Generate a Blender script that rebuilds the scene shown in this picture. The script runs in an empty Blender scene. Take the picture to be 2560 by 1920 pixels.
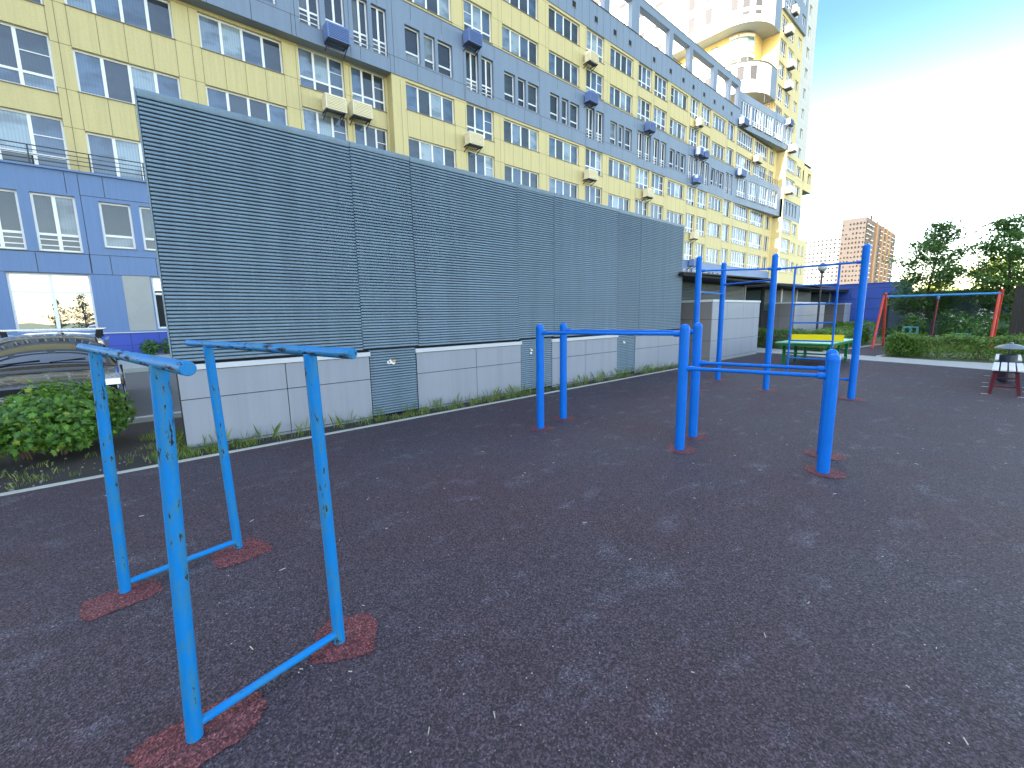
import bpy, math, random
import numpy as np
from mathutils import Vector, Matrix
R_ = math.radians
random.seed(7)
scn = bpy.context.scene
# ------------------------------------------------------------------ camera
cam_d = bpy.data.cameras.new("camera"); cam = bpy.data.objects.new("camera", cam_d)
scn.collection.objects.link(cam); scn.camera = cam
cam_d.sensor_width = 36.0; cam_d.lens = 36.0 * 1091.0 / 2560.0
cam_d.clip_start = 0.05; cam_d.clip_end = 3000.0
_r = Vector((0.74649889, -0.66517348, -0.01684202)); _u = Vector((0.11590852, 0.10507175, 0.98768676)); _f = Vector((0.65521342, 0.7392592, -0.15553522))
cam.matrix_world = Matrix(((_r.x, _u.x, -_f.x, 0), (_r.y, _u.y, -_f.y, 0), (_r.z, _u.z, -_f.z, 1.5), (0, 0, 0, 1)))
# ------------------------------------------------------------------ world, sun, exposure
SUN_EL = 20.0; SUN_AZ = -89.3          # degrees clockwise from +Y: low sun from the left, just behind the long facade
w = bpy.data.worlds.new("World"); scn.world = w; w.use_nodes = True
nt = w.node_tree; nt.nodes.clear()
sky = nt.nodes.new("ShaderNodeTexSky"); sky.sky_type = 'NISHITA'; sky.sun_disc = False
sky.sun_elevation = R_(SUN_EL); sky.sun_rotation = R_(SUN_AZ); sky.air_density = 1.0; sky.dust_density = 0.6; sky.ozone_density = 1.0
bg = nt.nodes.new("ShaderNodeBackground"); bg.inputs[1].default_value = 0.15
wo = nt.nodes.new("ShaderNodeOutputWorld")
# clear deep patch of sky high on the side away from the sun, milky haze towards the horizon
_tc = nt.nodes.new("ShaderNodeTexCoord"); _sx = nt.nodes.new("ShaderNodeSeparateXYZ"); nt.links.new(_tc.outputs['Generated'], _sx.inputs[0])
def _mr(src, a, b):
    n = nt.nodes.new("ShaderNodeMapRange"); n.interpolation_type = 'SMOOTHSTEP'; n.clamp = True
    n.inputs[1].default_value = a; n.inputs[2].default_value = b; nt.links.new(src, n.inputs[0]); return n.outputs[0]
_m = nt.nodes.new("ShaderNodeMath"); _m.operation = 'MULTIPLY'; nt.links.new(_mr(_sx.outputs[2], 0.10, 0.46), _m.inputs[0]); nt.links.new(_mr(_sx.outputs[0], 0.2, 0.7), _m.inputs[1])
_mx = nt.nodes.new("ShaderNodeMix"); _mx.data_type = 'RGBA'; nt.links.new(_m.outputs[0], _mx.inputs[0])
_mx.inputs[6].default_value = (1.10, 0.99, 0.92, 1); _mx.inputs[7].default_value = (0.225, 0.31, 0.27, 1)
_ml = nt.nodes.new("ShaderNodeMix"); _ml.data_type = 'RGBA'; _ml.blend_type = 'MULTIPLY'; _ml.inputs[0].default_value = 1.0
nt.links.new(sky.outputs[0], _ml.inputs[6]); nt.links.new(_mx.outputs[2], _ml.inputs[7])
nt.links.new(_ml.outputs[2], bg.inputs[0]); nt.links.new(bg.outputs[0], wo.inputs[0])
sl = bpy.data.lights.new("sun", 'SUN'); sl.energy = 3.5; sl.angle = R_(0.5); sl.color = (1.0, 0.93, 0.82)
so = bpy.data.objects.new("sun", sl); scn.collection.objects.link(so)
_sd = Vector((math.cos(R_(SUN_EL)) * math.sin(R_(SUN_AZ)), math.cos(R_(SUN_EL)) * math.cos(R_(SUN_AZ)), math.sin(R_(SUN_EL))))
so.rotation_euler = _sd.to_track_quat('Z', 'Y').to_euler(); so.location = (-20, 0, 60)
scn.view_settings.view_transform = 'Standard'; scn.view_settings.look = 'None'
scn.view_settings.exposure = 2.8; scn.view_settings.gamma = 1.0
scn.render.engine = 'CYCLES'
scn.cycles.max_bounces = 6; scn.cycles.diffuse_bounces = 3; scn.cycles.glossy_bounces = 3; scn.cycles.transparent_max_bounces = 8

# ------------------------------------------------------------------ materials
MATS = {}
def new_mat(name):
    m = bpy.data.materials.new(name); m.use_nodes = True; MATS[name] = m
    t = m.node_tree; b = t.nodes["Principled BSDF"]
    return m, t, b
def N(t, kind, **kw):
    n = t.nodes.new(kind)
    for k, v in kw.items(): setattr(n, k, v)
    return n
def ramp(t, stops, interp='LINEAR'):
    r = N(t, "ShaderNodeValToRGB"); r.color_ramp.interpolation = interp
    e = r.color_ramp.elements
    while len(e) < len(stops): e.new(0.5)
    for i, (p, c) in enumerate(stops):
        e[i].position = p; e[i].color = (c[0], c[1], c[2], 1) if hasattr(c, '__len__') else (c, c, c, 1)
    return r
def objco(t, scale=(1, 1, 1)):
    tc = N(t, "ShaderNodeTexCoord"); mp = N(t, "ShaderNodeMapping"); mp.inputs['Scale'].default_value = scale
    t.links.new(tc.outputs['Object'], mp.inputs[0]); return mp.outputs[0]
def noise(t, vec, scale, detail=3, rough=0.6):
    n = N(t, "ShaderNodeTexNoise"); n.inputs['Scale'].default_value = scale; n.inputs['Detail'].default_value = detail; n.inputs['Roughness'].default_value = rough
    t.links.new(vec, n.inputs['Vector']); return n.outputs['Fac']
def mixc(t, fac, a, b, mode='MIX'):
    m = N(t, "ShaderNodeMix"); m.data_type = 'RGBA'; m.blend_type = mode
    for sock, v in ((m.inputs[0], fac), (m.inputs[6], a), (m.inputs[7], b)):
        if hasattr(v, 'is_output'): t.links.new(v, sock)
        else: sock.default_value = v if isinstance(v, (int, float)) else (v[0], v[1], v[2], 1)
    return m.outputs[2]
def math_(t, op, a, b=0.0, clamp=False):
    m = N(t, "ShaderNodeMath", operation=op); m.use_clamp = clamp
    for i, v in enumerate((a, b)):
        if hasattr(v, 'is_output'): t.links.new(v, m.inputs[i])
        else: m.inputs[i].default_value = v
    return m.outputs[0]
def bump(t, b, h, strength=0.3, dist=0.01):
    n = N(t, "ShaderNodeBump"); n.inputs['Strength'].default_value = strength; n.inputs['Distance'].default_value = dist
    t.links.new(h, n.inputs['Height']); t.links.new(n.outputs[0], b.inputs['Normal'])
def simple(name, col, rough=0.6, var=0.12, vscale=1.5, fine=0.0, fscale=40, metal=0.0, bmp=0.0, stretch=(1, 1, 1), spec=0.5):
    """base colour with broad uneven weathering and a fine grain"""
    m, t, b = new_mat(name)
    v = objco(t, stretch)
    n1 = noise(t, v, vscale, 4)
    c = mixc(t, n1, tuple(x * (1 - var * 1.6) for x in col), tuple(min(1, x * (1 + var * 1.6)) for x in col))
    if fine:
        n2 = noise(t, v, fscale, 2)
        c = mixc(t, math_(t, 'MULTIPLY', n2, fine), c, tuple(x * 0.35 for x in col))
        if bmp: bump(t, b, n2, bmp, 0.004)
    t.links.new(c, b.inputs['Base Color'])
    rr = ramp(t, [(0.3, max(0, rough - 0.08)), (0.7, min(1, rough + 0.08))]); t.links.new(n1, rr.inputs[0]); t.links.new(rr.outputs[0], b.inputs['Roughness'])
    b.inputs['Metallic'].default_value = metal; b.inputs['Specular IOR Level'].default_value = spec
    return m
def worn_paint(name, col, chip=0.0, under=(0.035, 0.03, 0.03), rough=0.3, streak=(1, 1, 1)):
    """glossy enamel; chip > 0 lets dark primer and rust through in clustered flakes"""
    m, t, b = new_mat(name)
    v = objco(t); vs = objco(t, streak)
    n1 = noise(t, vs, 5.0, 4, 0.6)
    c = mixc(t, n1, tuple(x * 0.78 for x in col), tuple(min(1, x * 1.2) for x in col))
    if chip:
        big = noise(t, v, 3.2, 3, 0.6)
        f = noise(t, vs, 60.0, 5, 0.75); f2 = noise(t, vs, 17.0, 4, 0.7)
        k = math_(t, 'ADD', math_(t, 'MULTIPLY', big, 0.30), math_(t, 'ADD', math_(t, 'MULTIPLY', f, 0.46), math_(t, 'MULTIPLY', f2, 0.22)))
        th = 0.608 - chip * 0.1
        msk = ramp(t, [(th, 0), (th + 0.018, 1)]); t.links.new(k, msk.inputs[0])
        dull = ramp(t, [(th - 0.12, 0), (th - 0.01, 0.95)]); t.links.new(k, dull.inputs[0])
        n3 = noise(t, v, 30, 3)
        und = mixc(t, ramp_out(t, n3, 0.5, 0.7), under, (0.12, 0.075, 0.055))
        c = mixc(t, math_(t, 'MULTIPLY', dull.outputs[0], ramp_out(t, noise(t, vs, 34, 4), 0.3, 0.62)), c, (0.045, 0.19, 0.29))
        c = mixc(t, msk.outputs[0], c, und)
        rr = mixc(t, msk.outputs[0], (rough,) * 3, (0.85,) * 3); t.links.new(rr, b.inputs['Roughness'])
        bump(t, b, math_(t, 'SUBTRACT', math_(t, 'MULTIPLY', n1, 0.4), msk.outputs[0]), 0.5, 0.0015)
    else:
        b.inputs['Roughness'].default_value = rough
    t.links.new(c, b.inputs['Base Color']); b.inputs['Specular IOR Level'].default_value = 0.15
    return m
def leaf_mat(name, dark, light, trans=0.35, yellow=None):
    m, t, b = new_mat(name)
    g = N(t, "ShaderNodeNewGeometry")
    st = [(0.0, dark), (0.55, tuple((a + c) / 2 for a, c in zip(dark, light))), (0.93, light)]
    if yellow: st.append((0.97, yellow))
    r = ramp(t, st); t.links.new(g.outputs['Random Per Island'], r.inputs[0])
    t.links.new(r.outputs[0], b.inputs['Base Color']); b.inputs['Roughness'].default_value = 0.45
    tr = N(t, "ShaderNodeBsdfTranslucent"); t.links.new(mixc(t, 0.5, r.outputs[0], (0.25, 0.4, 0.03)), tr.inputs[0])
    mx = N(t, "ShaderNodeMixShader"); mx.inputs[0].default_value = trans
    t.links.new(b.outputs[0], mx.inputs[1]); t.links.new(tr.outputs[0], mx.inputs[2])
    t.links.new(mx.outputs[0], t.nodes['Material Output'].inputs[0])
    return m
def glass_mat(name, stops, refl=0.16, tint=(0.9, 0.95, 1.0), curtain=True, rough=0.02):
    """double glazing: tones of rooms, blinds and painted sky blue, under a sharp sky reflection"""
    m, t, b = new_mat(name)
    g = N(t, "ShaderNodeNewGeometry"); oi = N(t, "ShaderNodeObjectInfo")
    rnd = math_(t, 'FRACT', math_(t, 'ADD', math_(t, 'MULTIPLY', g.outputs['Random Per Island'], 3.0), math_(t, 'MULTIPLY', oi.outputs['Random'], 7.3)))
    r = ramp(t, stops, 'CONSTANT'); t.links.new(rnd, r.inputs[0])
    c = r.outputs[0]
    if curtain:
        wv = N(t, "ShaderNodeTexWave"); wv.inputs['Scale'].default_value = 3.2; wv.inputs['Distortion'].default_value = 2.5; wv.inputs['Detail'].default_value = 2
        t.links.new(objco(t, (1, 1, 0.12)), wv.inputs[0])
        c = mixc(t, math_(t, 'MULTIPLY', wv.outputs[1], 0.30), c, mixc(t, 0.6, c, (0.02, 0.025, 0.03)))
        n = noise(t, objco(t, (0.9, 0.9, 1.4)), 1.1, 2)
        c = mixc(t, ramp_out(t, n, 0.45, 0.62), c, mixc(t, 0.45, c, (0.015, 0.018, 0.02)))
    t.links.new(c, b.inputs['Base Color']); b.inputs['Roughness'].default_value = 0.7; b.inputs['Specular IOR Level'].default_value = 0.1
    gl = N(t, "ShaderNodeBsdfGlossy"); gl.inputs[0].default_value = (*tint, 1); gl.inputs['Roughness'].default_value = rough
    nn = noise(t, objco(t), 0.7, 1); bp = N(t, "ShaderNodeBump"); bp.inputs['Strength'].default_value = 0.06; bp.inputs['Distance'].default_value = 0.05
    t.links.new(nn, bp.inputs['Height']); t.links.new(bp.outputs[0], gl.inputs['Normal'])
    fr = N(t, "ShaderNodeFresnel"); fr.inputs[0].default_value = 1.5
    fac = math_(t, 'ADD', math_(t, 'MULTIPLY', fr.outputs[0], 0.32), refl, True)
    mx = N(t, "ShaderNodeMixShader"); t.links.new(fac, mx.inputs[0]); t.links.new(b.outputs[0], mx.inputs[1]); t.links.new(gl.outputs[0], mx.inputs[2])
    t.links.new(mx.outputs[0], t.nodes['Material Output'].inputs[0])
    return m
def ramp_out(t, f, a, b):
    r = ramp(t, [(a, 0), (b, 1)]); t.links.new(f, r.inputs[0]); return r.outputs[0]

def streak(m, amt=0.12):
    t = m.node_tree; b = t.nodes["Principled BSDF"]; l = b.inputs['Base Color'].links[0]; c0 = l.from_socket
    oi = N(t, "ShaderNodeObjectInfo"); n = noise(t, objco(t, (5, 5, 0.18)), 1.6, 5, 0.7)
    g = ramp(t, [(0.0, 1 - amt), (1.0, 1 + amt)]); t.links.new(oi.outputs['Random'], g.inputs[0])
    q = ramp(t, [(0.35, 1 - amt * 1.6), (0.6, 1.06)]); t.links.new(n, q.inputs[0])
    t.links.new(mixc(t, 1.0, mixc(t, 1.0, c0, g.outputs[0], 'MULTIPLY'), q.outputs[0], 'MULTIPLY'), b.inputs['Base Color']); return m
yellow = simple("yellow_panel", (0.64, 0.54, 0.26), 0.7, 0.05, 0.5, 0.35, 30)
yellow_deep = simple("yellow_deep", (0.66, 0.50, 0.19), 0.7, 0.05, 0.5, 0.3, 30)
blue_pale = simple("blue_grey_panel", (0.18, 0.235, 0.315), 0.6, 0.09, 0.35, 0.2, 30, stretch=(1, 1, 0.35))
blue_mid = simple("blue_panel", (0.125, 0.205, 0.375), 0.6, 0.07, 0.6, 0.15, 30)
blue_deep = simple("blue_plinth_tile", (0.035, 0.075, 0.42), 0.45, 0.08, 0.8)
blue_wallm = simple("blue_wall_panel", (0.03, 0.08, 0.36), 0.5, 0.08, 0.8)
joint = simple("panel_joint", (0.05, 0.055, 0.05), 0.9, 0.0)
joint_y = simple("panel_joint_yellow", (0.22, 0.19, 0.09), 0.9, 0.0)
soffit_m = simple("soffit_metal", (0.20, 0.22, 0.21), 0.6, 0.06, 1.0)
pvc = simple("white_pvc", (0.80, 0.80, 0.78), 0.35, 0.03, 1.0)
sill_m = simple("sill_metal", (0.20, 0.19, 0.16), 0.5, 0.1, 2.0)
white_m = simple("white_render", (0.82, 0.80, 0.74), 0.8, 0.03, 0.6)
dark_metal = simple("dark_metal", (0.025, 0.028, 0.04), 0.5, 0.1, 2.0)
concrete_p = simple("bare_board", (0.38, 0.38, 0.36), 0.85, 0.12, 1.4, 0.2, 25)
glass = glass_mat("window_glass", [(0.0, (0.04, 0.05, 0.065)), (0.26, (0.085, 0.13, 0.21)), (0.48, (0.19, 0.26, 0.35)), (0.58, (0.05, 0.065, 0.085)), (0.72, (0.30, 0.38, 0.44)), (0.82, (0.10, 0.16, 0.26)), (0.94, (0.36, 0.43, 0.47))], 0.06)  # bluish stops hold the reflected sky as base colour
glass_dark = glass_mat("narrow_window_glass", [(0.0, (0.025, 0.03, 0.045)), (0.5, (0.05, 0.06, 0.075)), (0.78, (0.10, 0.12, 0.13)), (0.92, (0.2, 0.24, 0.27))], 0.05)
glass_mirror = glass_mat("shop_glass", [(0.0, (0.06, 0.06, 0.06))], 0.62, (0.86, 0.9, 0.94), False, 0.0)
glass_green = glass_mat("blind_glass", [(0.0, (0.22, 0.32, 0.27)), (0.6, (0.16, 0.24, 0.22))], 0.06, curtain=False)
for _m, _a in ((yellow, 0.03), (blue_pale, 0.035), (blue_mid, 0.018)): streak(_m, _a)
ac_cream = simple("cream_painted_steel", (0.72, 0.65, 0.45), 0.5, 0.05, 2.0)
ac_blue = simple("blue_painted_steel", (0.12, 0.19, 0.40), 0.5, 0.06, 2.0)
slat_m = simple("louvre_paint", (0.155, 0.225, 0.285), 0.45, 0.10, 0.7, 0.12, 12, stretch=(0.25, 1, 6))
streak(slat_m, 0.07)
gap_shade = simple("gap_and_shade", (0.01, 0.012, 0.014), 0.9, 0.0)
panel_grey = simple("grey_cladding", (0.27, 0.29, 0.335), 0.55, 0.05, 0.9, 0.10, 60)
streak(panel_grey, 0.022)
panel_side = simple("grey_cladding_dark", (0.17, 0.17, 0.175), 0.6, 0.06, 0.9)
cap_m = simple("white_flashing", (0.52, 0.54, 0.56), 0.4, 0.06, 2.0)
roof_m = simple("corrugated_roof", (0.03, 0.032, 0.032), 0.5, 0.15, 1.5)
dark_louvre = simple("dark_louvre", (0.03, 0.055, 0.06), 0.5, 0.1, 1.0)
grey_louvre = simple("grey_louvre", (0.11, 0.13, 0.125), 0.5, 0.1, 1.0)
kerb_m = simple("concrete_kerb", (0.42, 0.42, 0.38), 0.85, 0.15, 3.0, 0.3, 60)
pave_m = simple("pale_paving", (0.42, 0.42, 0.40), 0.85, 0.1, 2.5, 0.3, 40)
soil_m = simple("dark_soil", (0.035, 0.027, 0.022), 0.95, 0.35, 6.0, 0.6, 70, bmp=0.8)
green_p = worn_paint("green_enamel", (0.015, 0.16, 0.06), 0.0, rough=0.35)
green_top = simple("pale_green_top", (0.16, 0.45, 0.30), 0.3, 0.05, 2.0)
yellow_p = simple("yellow_board", (0.85, 0.62, 0.0), 0.4, 0.04, 3.0)
red_p = worn_paint("red_enamel", (0.52, 0.07, 0.045), 0.0, rough=0.4)
maroon = simple("maroon_steel", (0.11, 0.012, 0.025), 0.4, 0.1, 3.0)
bench_white = simple("white_bench_slat", (0.72, 0.70, 0.72), 0.5, 0.06, 6.0, 0.2, 30)
bin_dark = simple("dark_bin_steel", (0.02, 0.035, 0.055), 0.4, 0.15, 4.0)
bin_lid = simple("grey_bin_lid", (0.16, 0.19, 0.20), 0.35, 0.1, 4.0)
wood_dark = simple("dark_stained_board", (0.018, 0.015, 0.014), 0.6, 0.3, 4.0, 0.3, 20, stretch=(4, 4, 0.4))
bark = simple("bark", (0.06, 0.05, 0.042), 0.9, 0.25, 6.0, 0.4, 40, bmp=0.5, stretch=(1, 1, 0.3))
twig_m = simple("twig", (0.12, 0.085, 0.05), 0.9, 0.25, 6.0)
lamp_glass = simple("milky_globe", (0.42, 0.46, 0.44), 0.2, 0.03, 2.0)
teal_p = simple("teal_enamel", (0.07, 0.32, 0.36), 0.4, 0.08, 4.0)
bar_worn = worn_paint("worn_blue_enamel", (0.002, 0.185, 0.54), 0.60, under=(0.018, 0.022, 0.028), rough=0.55, streak=(1, 1, 0.25))
bar_rail = worn_paint("worn_blue_rail_enamel", (0.003, 0.19, 0.55), 0.95, under=(0.014, 0.014, 0.026), rough=0.45, streak=(1, 1, 0.14))
bar_blue = worn_paint("blue_powder_coat", (0.005, 0.145, 0.60), 0.0, rough=0.36)
beam_blue = simple("pale_blue_enamel", (0.03, 0.20, 0.46), 0.35, 0.1, 3.0)
brown_m = simple("brown_cladding", (0.21, 0.13, 0.095), 0.8, 0.08, 0.1)
orange_m = simple("orange_cladding", (0.42, 0.23, 0.10), 0.8, 0.06, 0.1)
sunlit_brown = simple("brown_cladding_sunlit", (0.40, 0.32, 0.265), 0.8, 0.05, 0.1)  # lighter copy of the brown: sunlight on the left face put into colour
darkwin = simple("dark_loggia", (0.05, 0.048, 0.05), 0.7, 0.1, 0.2)
chrome = simple("satin_aluminium", (0.65, 0.66, 0.66), 0.25, 0.03, 3.0, metal=0.8)
tyre_m = simple("tyre_rubber", (0.012, 0.012, 0.012), 0.8, 0.1, 5.0)
seed_m = simple("pale_litter", (0.55, 0.52, 0.42), 0.9, 0.15, 9.0)
flower_w = simple("white_blossom", (0.75, 0.76, 0.70), 0.8, 0.05, 9.0)
flower_p = simple("lilac_blossom", (0.50, 0.34, 0.52), 0.8, 0.08, 9.0)
leaf_near = leaf_mat("ninebark_leaf", (0.03, 0.10, 0.014), (0.14, 0.31, 0.03), 0.35, (0.26, 0.30, 0.03))
leaf_hedge = leaf_mat("hedge_leaf", (0.035, 0.10, 0.02), (0.17, 0.31, 0.045), 0.35)
leaf_tree = leaf_mat("maple_leaf", (0.035, 0.10, 0.045), (0.11, 0.23, 0.075), 0.45)
leaf_bush = leaf_mat("bush_leaf", (0.03, 0.095, 0.03), (0.11, 0.25, 0.055), 0.35)
leaf_gold = leaf_mat("sunny_leaf", (0.14, 0.22, 0.02), (0.36, 0.40, 0.04), 0.45)
needle_m = leaf_mat("spruce_needle", (0.015, 0.035, 0.022), (0.03, 0.07, 0.04), 0.1)
grass_m = leaf_mat("grass_blade", (0.07, 0.12, 0.025), (0.24, 0.30, 0.08), 0.35, (0.42, 0.36, 0.18))
def car_paint():
    m, t, b = new_mat("car_paint"); b.inputs['Base Color'].default_value = (0.055, 0.05, 0.052, 1); b.inputs['Metallic'].default_value = 0.5
    b.inputs['Roughness'].default_value = 0.22; b.inputs['Coat Weight'].default_value = 1.0; b.inputs['Coat Roughness'].default_value = 0.02; return m
carp = car_paint()
def car_glass_():
    m, t, b = new_mat("car_glass"); b.inputs['Base Color'].default_value = (0.012, 0.014, 0.016, 1); b.inputs['Roughness'].default_value = 0.02
    b.inputs['Coat Weight'].default_value = 1.0; b.inputs['IOR'].default_value = 1.7; return m
car_glass = car_glass_()
def rubber(name, tint_a, tint_b, speck):
    m, t, b = new_mat(name)
    v = objco(t)
    vo = N(t, "ShaderNodeTexVoronoi"); vo.inputs['Scale'].default_value = 150; t.links.new(v, vo.inputs['Vector'])
    big = noise(t, v, 0.55, 5, 0.62); mid = noise(t, objco(t, (1.0, 1.7, 1)), 2.6, 4, 0.65); fine = noise(t, v, 75, 4, 0.75)
    c = mixc(t, ramp_out(t, big, 0.36, 0.64), tint_a, tint_b)
    c = mixc(t, ramp_out(t, mid, 0.56, 0.78), c, mixc(t, 0.55, c, speck))
    g = ramp(t, [(0.0, 0.18), (0.45, 0.7), (0.70, 1.35), (0.9, 2.2), (1.0, 4.2)]); t.links.new(vo.outputs['Color'], g.inputs[0])
    c = mixc(t, 1.0, c, g.outputs[0], 'MULTIPLY')
    g2 = ramp(t, [(0.3, 0.5), (0.7, 1.5)]); t.links.new(fine, g2.inputs[0])
    c = mixc(t, 1.0, c, g2.outputs[0], 'MULTIPLY')
    t.links.new(c, b.inputs['Base Color']); b.inputs['Roughness'].default_value = 0.72; b.inputs['Specular IOR Level'].default_value = 0.35
    bump(t, b, math_(t, 'ADD', vo.outputs['Distance'], fine), 0.9, 0.006)
    return m
rubber_m = rubber("rubber_crumb", (0.064, 0.038, 0.048), (0.064, 0.050, 0.063), (0.17, 0.165, 0.195))
rubber_red = rubber("red_rubber_crumb", (0.145, 0.036, 0.038), (0.165, 0.047, 0.05), (0.22, 0.10, 0.10))
asphalt_m = simple("asphalt", (0.14, 0.135, 0.13), 0.85, 0.15, 1.2, 0.4, 90)
ground_m = simple("ground_earth", (0.10, 0.12, 0.05), 0.95, 0.3, 0.3, 0.4, 8)

# ------------------------------------------------------------------ builders
COL = scn.collection
ORG = {}
def tag(o, label=None, cat=None, group=None, kind=None):
    for k, v in (('label', label), ('category', cat), ('group', group), ('kind', kind)):
        if v: o[k] = v
    return o
def thing(name, loc, label, cat, group=None):
    o = bpy.data.objects.new(name, None); COL.objects.link(o); o.location = loc; o.empty_display_size = 0.2
    ORG[o] = Vector(loc); return tag(o, label, cat, group)
class MB:
    def __init__(s): s.v = []; s.f = []; s.m = []
    def face(s, pts, mi=0):
        b = len(s.v); s.v += [tuple(p) for p in pts]; s.f.append(tuple(range(b, b + len(pts)))); s.m.append(mi); return s
    def box(s, x0, x1, y0, y1, z0, z1, mi=0):
        b = len(s.v)
        s.v += [(x, y, z) for z in (z0, z1) for y in (y0, y1) for x in (x0, x1)]
        for f in ((0, 2, 3, 1), (4, 5, 7, 6), (0, 1, 5, 4), (2, 6, 7, 3), (0, 4, 6, 2), (1, 3, 7, 5)):
            s.f.append(tuple(b + i for i in f)); s.m.append(mi)
        return s
    def prism(s, poly, axis, a0, a1, mi=0):
        """extrude a 2-D polygon along axis 0/1/2"""
        def P(u, v, a): return ((a, u, v), (u, a, v), (u, v, a))[axis]
        n = len(poly); b = len(s.v)
        s.v += [P(u, v, a0) for u, v in poly] + [P(u, v, a1) for u, v in poly]
        s.f.append(tuple(range(b + n - 1, b - 1, -1))); s.f.append(tuple(range(b + n, b + 2 * n))); s.m += [mi, mi]
        for i in range(n):
            j = (i + 1) % n; s.f.append((b + i, b + j, b + n + j, b + n + i)); s.m.append(mi)
        return s
    def tube(s, p0, p1, r0, r1=None, n=12, caps=True, mi=0):
        p0 = Vector(p0); p1 = Vector(p1); r1 = r0 if r1 is None else r1
        d = (p1 - p0).normalized(); a = d.orthogonal().normalized(); c = d.cross(a); b = len(s.v)
        for p, r in ((p0, r0), (p1, r1)):
            for i in range(n):
                t = 2 * math.pi * i / n; s.v.append(tuple(p + a * (r * math.cos(t)) + c * (r * math.sin(t))))
        for i in range(n):
            j = (i + 1) % n; s.f.append((b + i, b + j, b + n + j, b + n + i)); s.m.append(mi)
        if caps:
            s.f.append(tuple(range(b + n - 1, b - 1, -1))); s.f.append(tuple(range(b + n, b + 2 * n))); s.m += [mi, mi]
        return s
    def lathe(s, prof, c=(0, 0, 0), n=20, mi=0):
        b = len(s.v)
        for r, z in prof:
            for i in range(n):
                t = 2 * math.pi * i / n; s.v.append((c[0] + r * math.cos(t), c[1] + r * math.sin(t), c[2] + z))
        for k in range(len(prof) - 1):
            for i in range(n):
                j = (i + 1) % n; s.f.append((b + k * n + i, b + k * n + j, b + (k + 1) * n + j, b + (k + 1) * n + i)); s.m.append(mi)
        s.f.append(tuple(range(b + n - 1, b - 1, -1))); s.f.append(tuple(b + (len(prof) - 1) * n + i for i in range(n))); s.m += [mi, mi]
        return s
    def mesh(s, name, mats, off=(0, 0, 0), smooth=False):
        me = bpy.data.meshes.new(name); o = Vector(off)
        me.from_pydata([(x - o.x, y - o.y, z - o.z) for x, y, z in s.v], [], s.f)
        for m in (mats if isinstance(mats, (list, tuple)) else [mats]): me.materials.append(m)
        if any(s.m): me.polygons.foreach_set("material_index", s.m)
        if smooth: me.polygons.foreach_set("use_smooth", [True] * len(me.polygons))
        me.update(); return me
    def build(s, name, mats, parent=None, smooth=False, bevel=0.0):
        """one mesh object; vertices are given in world metres"""
        off = ORG[parent] if parent is not None else Vector((0, 0, 0))
        o = bpy.data.objects.new(name, s.mesh(name, mats, off, smooth)); COL.objects.link(o); ORG[o] = off
        if parent is not None: o.parent = parent
        if bevel:
            md = o.modifiers.new("bevel", 'BEVEL'); md.width = bevel; md.segments = 2; md.limit_method = 'ANGLE'
        return o
def smooth_by_angle(o, ang=40):
    me = o.data; me.polygons.foreach_set("use_smooth", [True] * len(me.polygons))
    me.set_sharp_from_angle(angle=R_(ang)); return o
def pipe(name, p0, p1, r, m, parent, n=24, dome=0.0, ends=True):
    """a round bar with its own axis as local Z, so wear runs along it"""
    p0 = Vector(p0); p1 = Vector(p1); L = (p1 - p0).length; mb = MB()
    if dome: prof = [(r, 0), (r, L - dome - .012), (r + .0016, L - dome - .010), (r + .0016, L - dome)] + [(r * math.cos(a), L - dome + dome * math.sin(a)) for a in [R_(x) for x in (18, 36, 54, 70, 82)]]
    elif ends: prof = [(r * 0.9, 0), (r, r * 0.1), (r, L - r * 0.1), (r * 0.9, L)]
    else: prof = [(r, 0), (r, L)]
    # a few rings so wide bars shade evenly
    mb.lathe(prof, n=n)
    o = bpy.data.objects.new(name, mb.mesh(name, m)); COL.objects.link(o); smooth_by_angle(o, 30)
    o.parent = parent; o.location = p0 - ORG[parent]; o.rotation_euler = (p1 - p0).to_track_quat('Z', 'Y').to_euler(); return o
def copy_tree(o, parent=None):
    c = o.copy(); COL.objects.link(c)
    if parent: c.parent = parent
    for ch in list(o.children): copy_tree(ch, c)
    return c
def sheet(name, pts, z, m):
    o = MB().face([(x, y, z) for x, y in pts]).build(name, m); return tag(o, kind='structure')
def many(name, boxes, m, parent, limit=100):
    """small repeated pieces of one thing: each its own part, the remainder past the limit as one part"""
    boxes = sorted(boxes, key=lambda b: -b[5])
    for b in boxes[:limit]: MB().box(*b).build(name, m, parent)
    if len(boxes) > limit:
        mb = MB()
        for b in boxes[limit:]: mb.box(*b)
        tag(mb.build(name + "_rest", m, parent), kind='stuff')
LEAF_LOBED = (np.array([(0, 0, 0), (.20, .13, 0), (.36, .46, -.10), (.46, .17, 0), (.70, .31, -.09), (.74, .11, -.03), (1.08, 0, -.2), (.74, -.11, -.03), (.70, -.31, -.09), (.46, -.17, 0), (.36, -.46, -.10), (.20, -.13, 0), (.45, 0, .07)], float),
              [(12, i, (i + 1) % 12) for i in range(12)])
LEAF_OVAL = (np.array([(0, 0, 0), (.35, .24, .04), (.75, .18, 0), (1, 0, -.1), (.75, -.18, 0), (.35, -.24, .04), (.5, 0, -.03)], float), [(6, i, (i + 1) % 6) for i in range(6)])
LEAF_DIAM = (np.array([(0, 0, 0), (.5, .30, .05), (1, 0, -.08), (.5, -.30, .05)], float), [(0, 1, 2, 3)])
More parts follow.
